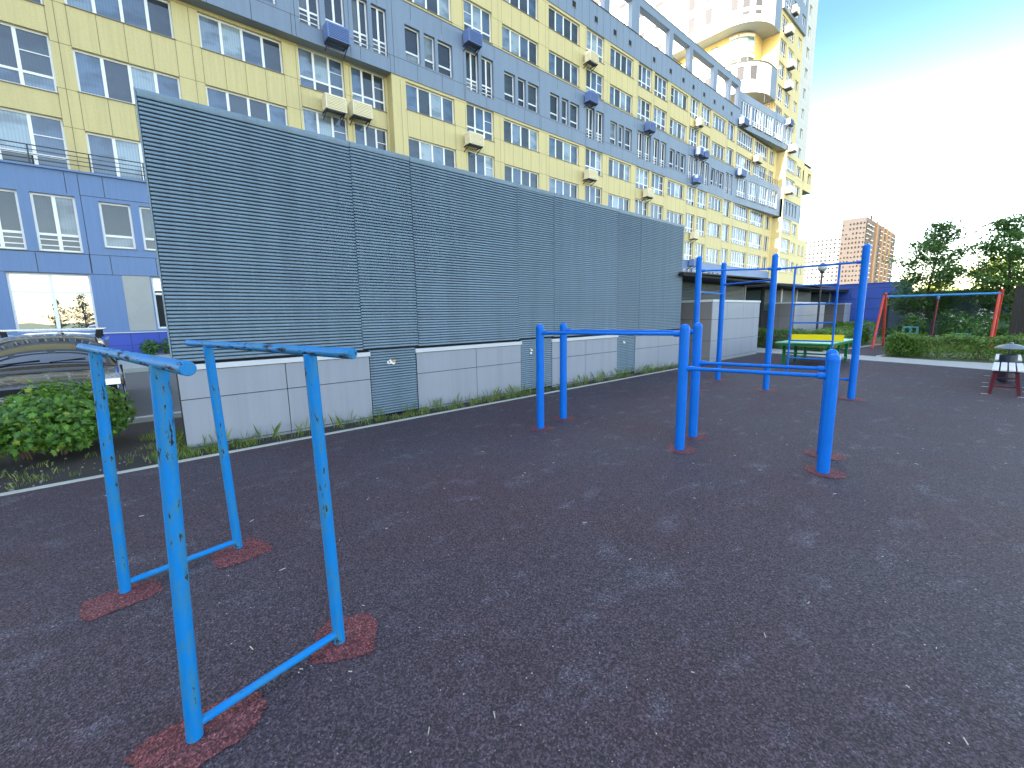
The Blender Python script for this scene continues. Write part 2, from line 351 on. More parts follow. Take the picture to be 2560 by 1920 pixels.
def leaves(name, pts, nrm, size, shape, m, parent=None, rng=None, jit=0.8, mats=None, mi=None):
    """pts: leaf base points; nrm: rough facing of each leaf"""
    rng = rng or np.random.default_rng(1)
    n = len(pts); S, F = shape; k = len(S)
    z = nrm + rng.normal(0, jit, (n, 3)); z /= np.linalg.norm(z, axis=1)[:, None] + 1e-9
    a = rng.normal(0, 1, (n, 3)); a[:, 2] -= 0.5
    x = a - (a * z).sum(1)[:, None] * z; x /= np.linalg.norm(x, axis=1)[:, None] + 1e-9
    y = np.cross(z, x)
    sc = np.asarray(size if hasattr(size, '__len__') else rng.uniform(0.65, 1.25, n) * size)
    V = pts[:, None, :] + sc[:, None, None] * (S[None, :, 0:1] * x[:, None, :] + S[None, :, 1:2] * y[:, None, :] + S[None, :, 2:3] * z[:, None, :])
    off = np.array(ORG[parent]) if parent is not None else np.zeros(3)
    V = (V.reshape(-1, 3) - off)
    nv = len(F[0]); fa = np.array(F)
    idx = (fa[None] + (np.arange(n) * k)[:, None, None]).reshape(-1)
    me = bpy.data.meshes.new(name); me.vertices.add(len(V)); me.vertices.foreach_set("co", V.astype(np.float32).ravel())
    nf = n * len(F); me.loops.add(nf * nv); me.loops.foreach_set("vertex_index", idx.astype(np.int32))
    me.polygons.add(nf); me.polygons.foreach_set("loop_start", np.arange(0, nf * nv, nv, dtype=np.int32)); me.polygons.foreach_set("loop_total", np.full(nf, nv, np.int32))
    for q in (mats or [m]): me.materials.append(q)
    if mi is not None: me.polygons.foreach_set("material_index", np.repeat(mi, len(F)).astype(np.int32))
    me.update(calc_edges=True); me.validate()
    o = bpy.data.objects.new(name, me); COL.objects.link(o); ORG[o] = Vector(off)
    if parent is not None: o.parent = parent
    return o

# ------------------------------------------------------------------ ground and paving
sheet("ground", [(-900, -900), (900, -900), (900, 900), (-900, 900)], -0.012, ground_m)
sheet("rubber_playground", [(-14, -16), (15.1, -16), (15.25, -3.0), (15.62, 0.1), (16.0, 1.17), (16.5, 2.72), (17.3, 5.2), (17.4, 5.9), (16.8, 5.74), (-14, 5.74)], 0.0, rubber_m)
sheet("paving_strip", [(15.2, -16), (17.4, -16), (17.55, 0.1), (17.62, 1.3), (18.1, 2.75), (18.35, 3.4), (18.75, 4.2), (19.65, 6.6), (20.2, 9), (17.9, 9), (17.4, 5.9), (17.3, 5.2), (16.5, 2.72), (16.0, 1.17), (15.62, 0.1), (15.25, -3.0)], -0.004, pave_m)
sheet("asphalt_path", [(18.12, 2.75), (24.5, 1.2), (24.5, 3.35), (18.75, 4.2)], 0.0, rubber_m)
sheet("soil_bed", [(-14, 5.80), (12.2, 5.80), (12.2, 7.6), (0.9, 8.5), (-14, 8.5)], -0.006, soil_m)
sheet("road", [(-40, 8.72), (14, 8.72), (14, 17.3), (-40, 17.3)], -0.004, asphalt_m)
sheet("pavement", [(-40, 17.5), (90, 17.5), (90, 25.2), (-40, 25.2)], 0.10, pave_m)
k = MB().box(-14, 12.6, 5.74, 5.80, -0.05, 0.012).build("kerb", kerb_m); tag(k, kind='structure')
k = MB().box(-40, 14, 8.58, 8.72, -0.05, 0.06).build("kerb", kerb_m); tag(k, kind='structure')
k = MB().box(-40, 60, 17.3, 17.5, -0.05, 0.12).build("kerb", kerb_m); tag(k, kind='structure')
k = MB().prism([(18.02, 2.68), (18.1, 2.60), (24.5, 1.05), (24.5, 1.15)], 2, -0.05, 0.03).build("kerb", kerb_m); tag(k, kind='structure')
k = MB().prism([(18.75, 4.22), (24.5, 3.37), (24.5, 3.47), (18.8, 4.32)], 2, -0.05, 0.03).build("kerb", kerb_m); tag(k, kind='structure')
def patch(cx, cy, rx, ry, rot, sq, seed):
    r = random.Random(seed); pts = []
    for i in range(150):
        t = 2 * math.pi * i / 150; e = 2.0 / sq
        x = rx * math.copysign(abs(math.cos(t)) ** e, math.cos(t)); y = ry * math.copysign(abs(math.sin(t)) ** e, math.sin(t))
        q = 1 + r.uniform(-0.06, 0.06) + 0.05 * math.sin(3 * t + seed) + 0.03 * math.sin(7 * t + 2 * seed); x *= q; y *= q
        pts.append((cx + x * math.cos(rot) - y * math.sin(rot), cy + x * math.sin(rot) + y * math.cos(rot)))
    o = sheet("rubber_patch", pts, 0.004, rubber_red); return o
# ------------------------------------------------------------------ long apartment building
FY = 25.0; RY = 25.55
bld = thing("apartment_building", (20, FY, 0), "long yellow and blue panel apartment block with rows of white windows, behind the louvred wall", "apartment building")
def clad(mb, x0, x1, z0, z1, holes, y, depth=0.22, mi=0, jx=(), jz=(), jm=1, rev=None):
    """sheet of cladding with real window openings and reveals; y may be a function of x"""
    fy = y if callable(y) else (lambda x: y)
    holes = [h for h in holes if h[0] < x1 and h[1] > x0]
    xs = sorted({x0, x1, *[h[0] for h in holes], *[h[1] for h in holes]}); zs = sorted({z0, z1, *[h[2] for h in holes], *[h[3] for h in holes]})
    xs = [x for x in xs if x0 <= x <= x1]; zs = [z for z in zs if z0 <= z <= z1]
    solid = lambda x, z: not any(h[0] < x < h[1] and h[2] < z < h[3] for h in holes)
    for i in range(len(xs) - 1):
        xa, xb = xs[i], xs[i + 1]; xm = (xa + xb) / 2; run = None
        for j in range(len(zs)):
            ok = j < len(zs) - 1 and solid(xm, (zs[j] + zs[j + 1]) / 2)
            if ok and run is None: run = zs[j]
            if not ok and run is not None:
                mb.face([(xa, fy(xa), run), (xb, fy(xb), run), (xb, fy(xb), zs[j]), (xa, fy(xa), zs[j])], mi); run = None
    for a, b, c, d in holes:
        ya, yb = fy(a), fy(b); r = mi if rev is None else rev
        mb.face([(a, ya, c), (b, yb, c), (b, yb + depth, c), (a, ya + depth, c)], r); mb.face([(a, ya, d), (a, ya + depth, d), (b, yb + depth, d), (b, yb, d)], r)
        mb.face([(a, ya, c), (a, ya + depth, c), (a, ya + depth, d), (a, ya, d)], r); mb.face([(b, yb, c), (b, yb, d), (b, yb + depth, d), (b, yb + depth, c)], r)
    e = 0.003; hw = 0.011
    for x, za, zb in jx:
        if x0 < x < x1: mb.face([(x - hw, fy(x) - e, za), (x + hw, fy(x) - e, za), (x + hw, fy(x) - e, zb), (x - hw, fy(x) - e, zb)], jm)
    for z, xa, xb in jz:
        mb.face([(xa, fy(xa) - e, z - hw), (xb, fy(xb) - e, z - hw), (xb, fy(xb) - e, z + hw), (xa, fy(xa) - e, z + hw)], jm)
    return mb
WCACHE = {}
def win_meshes(kind, w_, h):
    key = (kind, round(w_, 2), round(h, 2))
    if key in WCACHE: return WCACHE[key]
    f = MB(); p = MB(); t = 0.075; d0, d1 = 0.0, 0.06
    cols = {'A': 4, 'P': 3, 'W': 7, 'V': 6, 'N': 1, 'T': 2, 'S': 2, 'B': 2, 'O': 1, 'Q': 4}[kind]
    f.box(0, w_, d0, d1, 0, t); f.box(0, w_, d0, d1, h - t, h); f.box(0, t, d0, d1, t, h - t); f.box(w_ - t, w_, d0, d1, t, h - t)
    rnd = random.Random(key.__hash__() if False else int(w_ * 100) + int(h * 1000)); trans = None
    if kind in 'PWVTNQ': trans = h * (0.30 if kind in 'TQ' else 0.27)
    if kind == 'B': trans = h * 0.68
    cw = w_ / cols; m = 0.055 if cols < 6 else 0.04
    for i in range(cols):
        xa = i * cw + (m if i else t); xb = (i + 1) * cw - (m if i < cols - 1 else t)
        if i: f.box(i * cw - m, i * cw + m, d0 - 0.004, d1 + 0.004, t, h - t)
        segs = [(t, h - t)]
        if trans:
            f.box(xa, xb, d0 + 0.004, d1 - 0.004, trans - 0.045, trans + 0.045)
            segs = [(t, trans - 0.045), (trans + 0.045, h - t)]
            if kind in 'TQ':
                for q in (0.36, 0.70): f.box(xa, xb, d0 + 0.01, d1 - 0.02, trans * q - 0.02, trans * q + 0.02)
        elif kind == 'A' and i == 0 and int(w_ * 50) % 3 == 0:
            f.box(xa, xb, d0 + 0.012, d1 - 0.02, h * 0.5 - 0.02, h * 0.5 + 0.02)
        if kind == 'P' and i == (0 if int(w_ * 20) % 2 else 2): f.box(xa, xb, d0 + 0.012, d1 - 0.02, h * 0.63 - 0.018, h * 0.63 + 0.018)
        for za, zb in segs: p.face([(xa, 0.04, za), (xb, 0.04, za), (xb, 0.04, zb), (xa, 0.04, zb)])
    gm = glass_mirror if kind == 'B' else glass_dark if kind in 'NT' else glass_green if kind == 'O' else glass
    s = MB().box(-0.03, w_ + 0.03, -0.20, 0.0, -0.035, -0.008)
    WCACHE[key] = (f.mesh("window", pvc), p.mesh("pane", gm), s.mesh("sill", sill_m)); return WCACHE[key]
WNAME = {'A': 'four_pane_window', 'P': 'three_pane_window', 'W': 'wide_glazing', 'V': 'wide_glazing', 'N': 'narrow_window', 'T': 'tall_window', 'S': 'small_window', 'B': 'shop_window', 'O': 'blind_window', 'Q': 'floor_window'}
def window(root, kind, x0, x1, z0, z1, y, sill=True, rotz=0.0):
    mf, mp, ms = win_meshes(kind, x1 - x0, z1 - z0)
    o = bpy.data.objects.new(WNAME[kind], mf); COL.objects.link(o); o.parent = root; o.location = Vector((x0, y + 0.15, z0)) - ORG[root]
    o.rotation_euler = (0, 0, rotz)
    kids = [bpy.data.objects.new("pane", mp)]
    if sill: kids.append(bpy.data.objects.new("sill", ms))
    for c in kids: COL.objects.link(c); c.parent = o
    return o
LEFT = [('A', -13.0, -9.5), ('P', -8.6, -6.3), ('P', -5.9, -3.95), ('P', -3.55, -0.75), ('A', -0.15, 3.25), ('A', 4.2, 7.65), ('P', 8.4, 10.75), ('P', 11.15, 13.15)]
RIGHT = [('A', 14.2, 17.65), ('P', 18.6, 20.9), ('A', 21.8, 25.32), ('A', 26.42, 30.0), ('P', 30.85, 33.2), ('A', 34.08, 37.58), ('P', 38.42, 40.75), ('P', 41.2, 43.65), ('A', 44.3, 47.85), ('P', 48.42, 50.46), ('P', 51.02, 53.3), ('A', 53.85, 57.45), ('S', 57.88, 59.93), ('W', 60.75, 65.95), ('V', 66.45, 71.3), ('S', 72.2, 73.9)]
ZA = {3: (7.5, 9.15), 4: (10.6, 12.2), 5: (13.7, 15.2), 7: (19.62, 21.18), 8: (22.63, 24.17)}
ZP = {3: (7.42, 9.46), 4: (10.36, 12.45), 5: (13.42, 15.35), 7: (19.56, 21.46), 8: (22.38, 24.35)}
def holes_for(mods, fl):
    out = []
    for kd, a, b in mods:
        z0, z1 = (ZA if kd == 'A' else ZP)[fl]
        out.append((kd, a, b, z0, z1))
    return out
def joints(mods, fls, zlo):
    jx, jz = [], []
    prev = zlo
    for fl in fls:
        z0, z1 = ZA[fl]
        for kd, a, b in mods:
            jx += [(a, prev, z0), (b, prev, z0)]
            if kd == 'A': jx += [(a + (b - a) * q / 4, prev, z0) for q in (1, 2, 3)]
            jx.append((a - 0.35 if kd == 'A' else a - 0.12, prev, z1))
        prev = z1
    return jx
def yellow_zone(mods, x0, x1, fls, z0, z1, y, name):
    hs = [h for fl in fls for h in holes_for(mods, fl)]
    jx = joints(mods, fls, z0); jz = []
    for fl in fls:
        for (k0, a0, b0), (k1, a1, b1) in zip(mods[:-1], mods[1:]):
            jz += [(ZA[fl][0] - 0.02, b0, a1), (ZA[fl][1] + 0.02, b0, a1)]
    mb = clad(MB(), x0, x1, z0, z1, [h[1:] for h in hs], y, 0.24, 0, jx, jz)
    o = mb.build(name, [yellow, joint_y], bld)
    for kd, a, b, c, d in hs: window(bld, kd, a, b, c, d, y)
    return o
yellow_zone(LEFT, -14, 13.3, (3, 4, 5), 7.39, 15.35, RY, "yellow_wall")
yellow_zone(RIGHT, 13.3, 75.0, (3, 4, 5), 7.39, 15.35, FY, "yellow_wall")
UP = [(k_, a, b) for k_, a, b in LEFT[4:]] + RIGHT
UP = [(k_, a, b if b < 61 else b) for k_, a, b in UP]
yellow_zone(UP, -14, 75.0, (7, 8), 19.40, 24.35, FY, "yellow_wall")
MB().face([(13.3, FY, 7.39), (13.3, RY, 7.39), (13.3, RY, 15.35), (13.3, FY, 15.35)]).build("yellow_wall", yellow, bld)
# blue storeys
def narrow(mods, za, zp, jn='N'):
    out = []
    for kd, a, b in mods:
        L = b - a
        if kd == 'A':
            for q0, q1 in ((0.02, 0.31), (0.39, 0.61), (0.67, 0.98)): out.append(('N', a + L * q0, a + L * q1, *za))
        elif kd in 'PS':
            for q0, q1 in ((0.01, 0.45), (0.56, 1.0)): out.append(('T', a + L * q0, a + L * q1, *zp))
    return out
b6 = [('A', -0.15, 3.25, 16.42, 18.2), ('A', 4.05, 7.4, 16.42, 18.2)] + narrow([m for m in LEFT if m[1] < -3 or m[1] > 8] + [m for m in RIGHT if m[2] < 60], (16.4, 18.24), (16.1, 18.5))
b6 += [('Q', a, b, 16.2, 18.58) for a, b in ((61.25, 63.9), (64.45, 67.2), (67.65, 70.45), (70.8, 73.65))]
def y6(x): return FY - 0.06 if x <= 61 else FY - 0.06 - 0.74 * (x - 61) / 12.8
jx6 = [(x, 15.35, 16.3) for x in np.arange(-13, 74, 1.75)] + [(x + 0.4, 18.6, 19.4) for x in np.arange(-13, 74, 2.1)]
blue_seams = [8.2, 10.95, 13.5, 18.4, 25.35, 30.8, 33.3, 38.4, 43.8, 48.3, 53.8, 60.9]
jx6 += [(x, 15.35, 19.4) for x in blue_seams]
mb = clad(MB(), -14, 61, 15.35, 19.4, [h[1:] for h in b6], y6, 0.26, 0, jx6, [(16.28, a, b) for a, b in zip([-14] + blue_seams[::2], blue_seams[::2])])
clad(mb, 61, 75.0, 15.35, 19.4, [h[1:] for h in b6], y6, 0.26, 0, jx6, [])
mb.face([(-14, FY - .06, 15.35), (13.3, FY - .06, 15.35), (13.3, RY, 15.35), (-14, RY, 15.35)], 2)
mb.face([(13.3, FY - .06, 15.35), (61, FY - .06, 15.35), (61, FY, 15.35), (13.3, FY, 15.35)], 2)
mb.face([(61, y6(61), 15.35), (75, y6(75), 15.35), (75, FY, 15.35), (61, FY, 15.35)], 2)
mb.box(-14, 61, FY - 0.09, FY + 0.02, 19.4, 19.44, 3)
mb.face([(61, y6(61), 19.4), (75, y6(75), 19.4), (75, FY, 19.4), (61, FY, 19.4)], 3)
mb.build("blue_wall", [blue_pale, joint, soffit_m, sill_m], bld)
for kd, a, b, c, d in b6: window(bld, kd, a, b, c, d, y6((a + b) / 2) + 0.04, rotz=0 if a < 61 else -math.atan(0.74 / 12.8))
# ground and first storey, blue
b2 = narrow(LEFT + RIGHT[:14], (4.55, 6.35), (4.27, 6.42))
b1 = [('B', -2.97, -0.68, 1.18, 3.42), ('B', 1.25, 3.5, 1.18, 3.42), ('B', 5.0, 7.4, 1.18, 3.42), ('B', -6.9, -4.2, 1.18, 3.42)] + [('B', x, x + 2.4, 1.18, 3.42) for x in range(9, 60, 4)]
jx2 = [(x, 3.46, 4.2) for x in (-13, -11, -9, -7.2, -5, -3.4, -2.1, -0.6, 0.02, 1.5, 3.3, 5.1, 7.5)] + [(x, 6.5, 7.3) for x in (-11, -8, -4, -0.95, 0.15, 3.2, 5)] + [(x, 3.5, 7.3) for x in (-0.58, 3.9)]
mb = clad(MB(), -14, 75, 1.06, 7.39, [h[1:] for h in b2 + b1], FY, 0.26, 0, jx2, [(3.44, -14, 12), (4.22, -14, 12), (6.5, -0.6, 12)])
mb.face([(-14, FY - .06, 7.39), (13.3, FY - .06, 7.39), (13.3, RY, 7.39), (-14, RY, 7.39)], 2); mb.box(-14, 13.3, FY - 0.1, FY + .03, 7.33, 7.40, 0)
mb.face([(0.30, FY - .006, 1.12), (1.2, FY - .006, 1.12), (1.2, FY - .006, 3.43), (0.30, FY - .006, 3.43)], 3)
mb.build("blue_wall", [blue_mid, joint, sill_m, concrete_p], bld)
for kd, a, b, c, d in b2 + b1: window(bld, kd, a, b, c, d, FY, sill=(kd != 'B'))
mb = MB().box(-14, 75, FY - 0.05, FY + 0.1, 0.0, 1.03); mb.box(-14, 75, FY - 0.11, FY + 0.02, 1.03, 1.07, 2)
for x in np.arange(-13, 20, 0.95): mb.box(x - .008, x + .008, FY - 0.054, FY - 0.04, 0, 1.03, 1)
mb.box(-14, 20, FY - 0.054, FY - 0.04, 0.5, 0.516, 1)
mb.build("plinth", [blue_deep, joint, cap_m], bld)
# attic, terrace frame, end storey
mb = clad(MB(), -14, 60.9, 24.35, 26.40, [], FY - 0.05, 0.2, 0, [(x, 24.35, 26.4) for x in np.arange(-13.5, 60.5, 0.93)], [])
mb.face([(-14, FY - .05, 24.35), (60.9, FY - .05, 24.35), (60.9, FY + .02, 24.35), (-14, FY + .02, 24.35)], 2)
mb.box(-14, 60.9, FY - 0.09, FY + 0.5, 26.40, 26.46, 1)
mb.build("attic_wall", [blue_pale, joint, soffit_m], bld)
for x in (19.5, 22.0, 24.4, 26.8, 29.23, 32.0, 34.6, 36.87, 40.9, 44.0, 46.6, 48.8, 51.3, 53.9, 56.2, 58.6):
    v = MB().box(x - 0.2, x + 0.2, FY - 0.062, FY - 0.045, 25.08, 25.5, 0); v.box(x - 0.25, x + 0.25, FY - 0.075, FY - 0.05, 25.02, 25.08, 1).build("vent", [gap_shade, sill_m], bld)
mb = MB().box(-14, 60.9, FY - 0.05, FY + 0.55, 28.85, 29.5, 0); mb.box(-14, 60.95, FY - 0.09, FY + 0.59, 29.5, 29.56, 1)
for a, b in ((-8, -7.3), (-3.5, -2.8), (2.5, 3.2), (7, 7.7), (12, 12.7), (17, 17.7), (22.5, 23.2), (26.2, 26.9), (33.1, 33.85), (37.1, 38.3), (43.58, 44.3), (47.7, 48.42), (53.42, 54.33), (57.52, 58.1), (60.2, 60.9)):
    mb.box(a, b, FY - 0.05, FY + 0.40, 26.46, 28.85, 0)
mb.build("roof_frame", [blue_pale, sill_m], bld)
def y9(x): return FY - 0.06 - 1.18 * (x - 60.9) / 15.5
b9 = [('Q', a, b, 25.2, 27.62) for a, b in ((61.2, 63.9), (64.25, 67.2), (67.45, 70.2), (70.6, 73.35))] + [('T', 73.9, 74.8, 25.2, 27.5), ('T', 75.2, 76.1, 25.2, 27.5)]
mb = clad(MB(), 60.9, 76.4, 24.5, 28.5, [h[1:] for h in b9], y9, 0.26, 0, [(63, 27.7, 28.5), (66, 27.7, 28.5), (70, 27.7, 28.5), (64, 24.5, 25.1), (68, 24.5, 25.1), (72, 24.5, 25.1)], [])
mb.face([(60.9, y9(60.9), 24.5), (76.4, y9(76.4), 24.5), (76.4, FY, 24.5), (60.9, FY, 24.5)], 2)
mb.face([(60.9, y9(60.9), 28.5), (76.4, y9(76.4), 28.5), (76.4, FY + 3, 28.5), (60.9, FY + 3, 28.5)], 3)
mb.face([(60.9, y9(60.9), 24.5), (60.9, FY, 24.5), (60.9, FY, 28.5), (60.9, y9(60.9), 28.5)], 0)
mb.build("end_storey", [blue_pale, joint, soffit_m, sill_m], bld)
for kd, a, b, c, d in b9: window(bld, kd, a, b, c, d, y9((a + b) / 2) + 0.03, rotz=-math.atan(1.18 / 15.5))
mb = MB().face([(-14, 41, 0), (-14, 41, 26.4), (-14, RY, 26.4), (-14, RY, 0)]).face([(-14, 41, 0), (75, 41, 0), (75, 41, 26.4), (-14, 41, 26.4)])
mb.build("rear_wall", yellow, bld)
MB().face([(-14, FY, 25.6), (75, FY, 25.6), (75, 41, 25.6), (-14, 41, 25.6)]).build("flat_roof", soffit_m, bld)
def railing(root, x0, x1, y, z0, h, n, rails=4):
    mb = MB(); L = x1 - x0
    for i in range(n + 1):
        x = x0 + L * i / n; mb.box(x - .022, x + .022, y - .022, y + .022, z0, z0 + h)
    for j in range(rails):
        z = z0 + h * (1 - j / rails * 0.9); mb.box(x0, x1, y - .030 if j == 0 else y - .012, y + .030 if j == 0 else y + .012, z - .012, z + .012)
    return mb.build("railing", dark_metal, root)
railing(bld, -13.5, 13.2, FY + 0.05, 7.40, 0.72, 16)
railing(bld, 66.5, 73, 24.2, 28.5, 0.95, 7, 3)
railing(bld, 66.6, 74, FY - 0.6, 19.42, 0.75, 8, 3)
railing(bld, 44.3, 47.6, FY + .25, 26.46, 0.5, 4, 2)
def ac_mesh(wd):
    b = MB(); h = 0.72; d = 0.56
    b.box(0, wd, -0.78, -0.22, 0, h)
    b.box(0.05, 0.12, -0.22, 0.0, 0.0, 0.06); b.box(wd - 0.12, wd - 0.05, -0.22, 0.0, 0.0, 0.06)
    return b
def ac_unit(x, ztop, wd, m, y=FY):
    base = Vector((x, y, ztop - 0.72))
    key = ('ac', round(wd, 2), m.name)
    if key not in WCACHE:
        b = ac_mesh(wd).mesh("air_conditioner_box", m)
        l = MB()
        for i in range(8): l.prism([(-0.78, 0.06 + i * 0.078), (-0.815, 0.075 + i * 0.078), (-0.815, 0.095 + i * 0.078), (-0.78, 0.115 + i * 0.078)], 0, 0.07, wd - 0.07)
        k2 = MB()
        for xx in (0.06, wd - 0.11):
            k2.box(xx, xx + 0.05, -0.75, -0.003, -0.05, 0.0); k2.prism([(-0.7, -0.05), (-0.02, -0.36), (-0.02, -0.30), (-0.6, -0.05)], 0, xx + 0.01, xx + 0.04)
        k2.box(0.12, wd - 0.12, -0.66, -0.34, -0.045, -0.006)
        WCACHE[key] = (b, l.mesh("louvre_face", m), k2.mesh("bracket", dark_metal))
    b, l, k2 = WCACHE[key]
    o = bpy.data.objects.new("air_conditioner_box", b); COL.objects.link(o); o.parent = bld; o.location = base - ORG[bld]
    for nm, me in (("louvre_face", l), ("bracket", k2)):
        c = bpy.data.objects.new(nm, me); COL.objects.link(c); c.parent = o
for x, z, wd, m in ((9.5, 16.25, 1.15, ac_blue), (9.35, 13.1, 1.1, ac_cream), (10.8, 13.18, 1.1, ac_cream), (18.35, 19.27, 1.1, ac_blue), (18.2, 13.26, 1.15, ac_cream), (30.36, 22.2, 1.1, ac_cream), (30.42, 19.27, 1.1, ac_blue), (30.4, 13.35, 1.15, ac_cream), (39.36, 19.3, 1.05, ac_blue), (49.28, 22.25, 0.9, ac_cream), (49.42, 19.33, 0.9, ac_blue), (50.75, 19.33, 0.98, ac_blue), (49.2, 16.4, 1.03, ac_blue), (60.6, 19.3, 1.75, ac_blue), (60.5, 25.3, 1.75, ac_blue), (65.65, 21.97, 1.8, ac_cream), (49.2, 10.41, 0.97, ac_cream), (49.21, 7.45, 0.9, ac_blue), (39.36, 13.34, 1.1, ac_cream), (73.8, 28.3, 1.5, ac_blue)):
    yy = RY if (z < 15 and x < 13.3) else (y9(x) + .06 if z > 25 and x > 61 else FY)
    ac_unit(x, z, wd, m, yy)

# ------------------------------------------------------------------ tower with the corner wing
tow = thing("apartment_tower", (78, 26, 0), "white high-rise with curved balconies, yellow recesses and a lower yellow corner wing", "tower block")
WY = 23.76
wing_h = []
for z in (7.4, 10.3, 13.15): wing_h += [('W', 75.3, 79.35, z, z + 2.0), ('S', 79.85, 82.0, z + 0.15, z + 1.7), ('S', 83.3, 84.6, z + .1, z + 1.7), ('S', 85.4, 86.6, z + .1, z + 1.7)]
wing_h = [h for h in wing_h if h[1] < 83 or h[3] < 12]
wing_h += [('W', 75.3, 79.35, 18.85, 20.88), ('S', 79.85, 82.1, 19.05, 20.5), ('W', 75.3, 79.5, 21.75, 23.75), ('S', 79.9, 81.9, 21.9, 23.3), ('S', 82.9, 84.35, 21.7, 23.25), ('S', 85.35, 86.8, 21.65, 23.2)]
lowh = [h for h in wing_h if h[1] < 83]
mb = clad(MB(), 75, 83.3, 0, 15.2, [h[1:] for h in lowh if h[3] < 15.2], WY, 0.26, 0, [], [(7.2, 75, 83.3), (10.1, 75, 83.3), (12.9, 75, 83.3)])
clad(mb, 75, 83.3, 17.85, 24.4, [h[1:] for h in lowh if h[3] > 17], WY, 0.26, 0, [], [(21.3, 75, 83.3)])
clad(mb, 83.3, 88.0, 0, 12.9, [h[1:] for h in wing_h if h[1] > 83 and h[3] < 12], WY + .1, 0.26)
clad(mb, 83.3, 87.6, 20.42, 24.0, [h[1:] for h in wing_h if h[1] > 83 and h[3] > 20], WY - .05, 0.26)
mb.face([(75, FY + 2, 0), (75, WY, 0), (75, WY, 24.4), (75, FY + 2, 24.4)], 0)
mb.face([(83.3, WY, 0), (83.3, 40, 0), (83.3, 40, 24.4), (83.3, WY, 24.4)], 3)
mb.face([(87.6, WY - .05, 20.42), (87.6, 30, 20.42), (87.6, 30, 24), (87.6, WY - .05, 24)], 0)
mb.face([(83.3, WY - .05, 20.42), (83.3, 30, 20.42), (87.6, 30, 20.42), (87.6, WY - .05, 20.42)], 2)
mb.face([(83.3, WY - .05, 20.42), (83.3, 30, 20.42), (83.3, 30, 24), (83.3, WY - .05, 24)], 0)
mb.face([(88, WY + .1, 0), (88, 40, 0), (88, 40, 12.9), (88, WY + .1, 12.9)], 0); mb.face([(83.3, WY + .1, 12.9), (88, WY + .1, 12.9), (88, 40, 12.9), (83.3, 40, 12.9)], 2)
mb.face([(75, WY, 24.4), (87.6, WY, 24.4), (87.6, 40, 24.4), (75, 40, 24.4)], 2)
for z in (8.2, 12.2, 20.2): mb.box(74.994, 75.0, WY, FY, z, z + .03, 1)
mb.build("wing_wall", [yellow, joint_y, soffit_m, blue_pale], tow)
nb = [(76.3, 77.1), (77.7, 78.5), (79.1, 79.9), (80.5, 81.3)]
mb = clad(MB(), 75, 83.3, 15.2, 17.85, [(a, b, 15.75, 17.6) for a, b in nb], WY + .06, 0.26)
mb.face([(75, FY, 15.2), (75, WY + .06, 15.2), (75, WY + .06, 17.85), (75, FY, 17.85)], 0)
mb.build("blue_wall", [blue_pale], tow)
for a, b in nb: window(tow, 'T', a, b, 15.75, 17.6, WY + .1)
for kd, a, b, c, d in wing_h: window(tow, kd, a, b, c, d, WY + (0.0 if a < 83 else .05))
# tower shaft: plan line with a rounded near corner
def plan(inset=0.0):
    r = 4.5 - inset; c = (70.5, 29.5)
    pts = [(66 + inset, 64.0)] + [(66 + inset, y) for y in (58, 50, 42, 36)]
    for i in range(9):
        a = math.pi + math.pi / 2 * i / 8; pts.append((c[0] + r * math.cos(a), c[1] + r * math.sin(a)))
    return pts
def ring(mb, inset, z0, z1, mi=0, end=None):
    p = plan(inset) + ([(end, 25 + inset)] if end else [])
    for a, b in zip(p[:-1], p[1:]): mb.face([(a[0], a[1], z0), (b[0], b[1], z0), (b[0], b[1], z1), (a[0], a[1], z1)], mi)
def slab(mb, i0, i1, z, mi=0, end=72.7):
    p = plan(i0) + [(end, 25 + i0)]; q = plan(i1) + [(end, 25 + i1)]
    for a, b, c, d in zip(p[:-1], p[1:], q[1:], q[:-1]): mb.face([(a[0], a[1], z), (b[0], b[1], z), (c[0], c[1], z), (d[0], d[1], z)], mi)
TOP = 82.0
mb = MB()
ring(mb, 0, 39.4, TOP, 0); ring(mb, 0, 30.8, 34.6, 0)
slab(mb, 0, 2.2, 39.4, 1); slab(mb, 0, 2.2, 30.8, 1); slab(mb, 0, 2.2, 34.6, 0)
for a, b in ((30.8, 34.6), (39.4, 43.4)):       # blue front corner pieces
    mb.face([(70.5, 25, a), (72.7, 25, a), (72.7, 25, b), (70.5, 25, b)], 2)
mb.face([(70.5, 25, 43.4), (72.7, 25, 43.4), (72.7, 25, TOP), (70.5, 25, TOP)], 0)
for z in (44.2, 50.1): mb.face([(70.9, 24.99, z), (72.3, 24.99, z), (72.3, 24.99, z + 2.4), (70.9, 24.99, z + 2.4)], 3)
mb.build("curved_white_wall", [white_m, soffit_m, blue_pale, gap_shade], tow)
mb = MB(); ring(mb, 2.2, 25.6, 30.8, 0, 72.7); ring(mb, 2.2, 34.6, 39.4, 0, 72.7)
mb.face([(72.7, 25, 25.6), (72.7, 28, 25.6), (72.7, 28, 39.4), (72.7, 25, 39.4)], 0)
mb.build("yellow_recess", yellow_deep, tow)
th = []; wh = []
for i in range(19):
    z = 25.3 + 2.92 * i
    th += [('P', 73.2, 75.6, z, z + 2.05), ('P', 76.4, 78.6, z, z + 2.0), ('S', 80.2, 81.7, z + .3, z + 1.8)]; wh += [('O', 84.3, 85.6, z + .4, z + 1.9)]
mb = clad(MB(), 72.7, 82.4, 24.4, 42.4, [h[1:] for h in th if h[4] < 42.4], 25.0, 0.26, 0, [(79.3, 24.4, 42.4)], [])
mb.build("yellow_wall", [yellow, joint_y], tow)
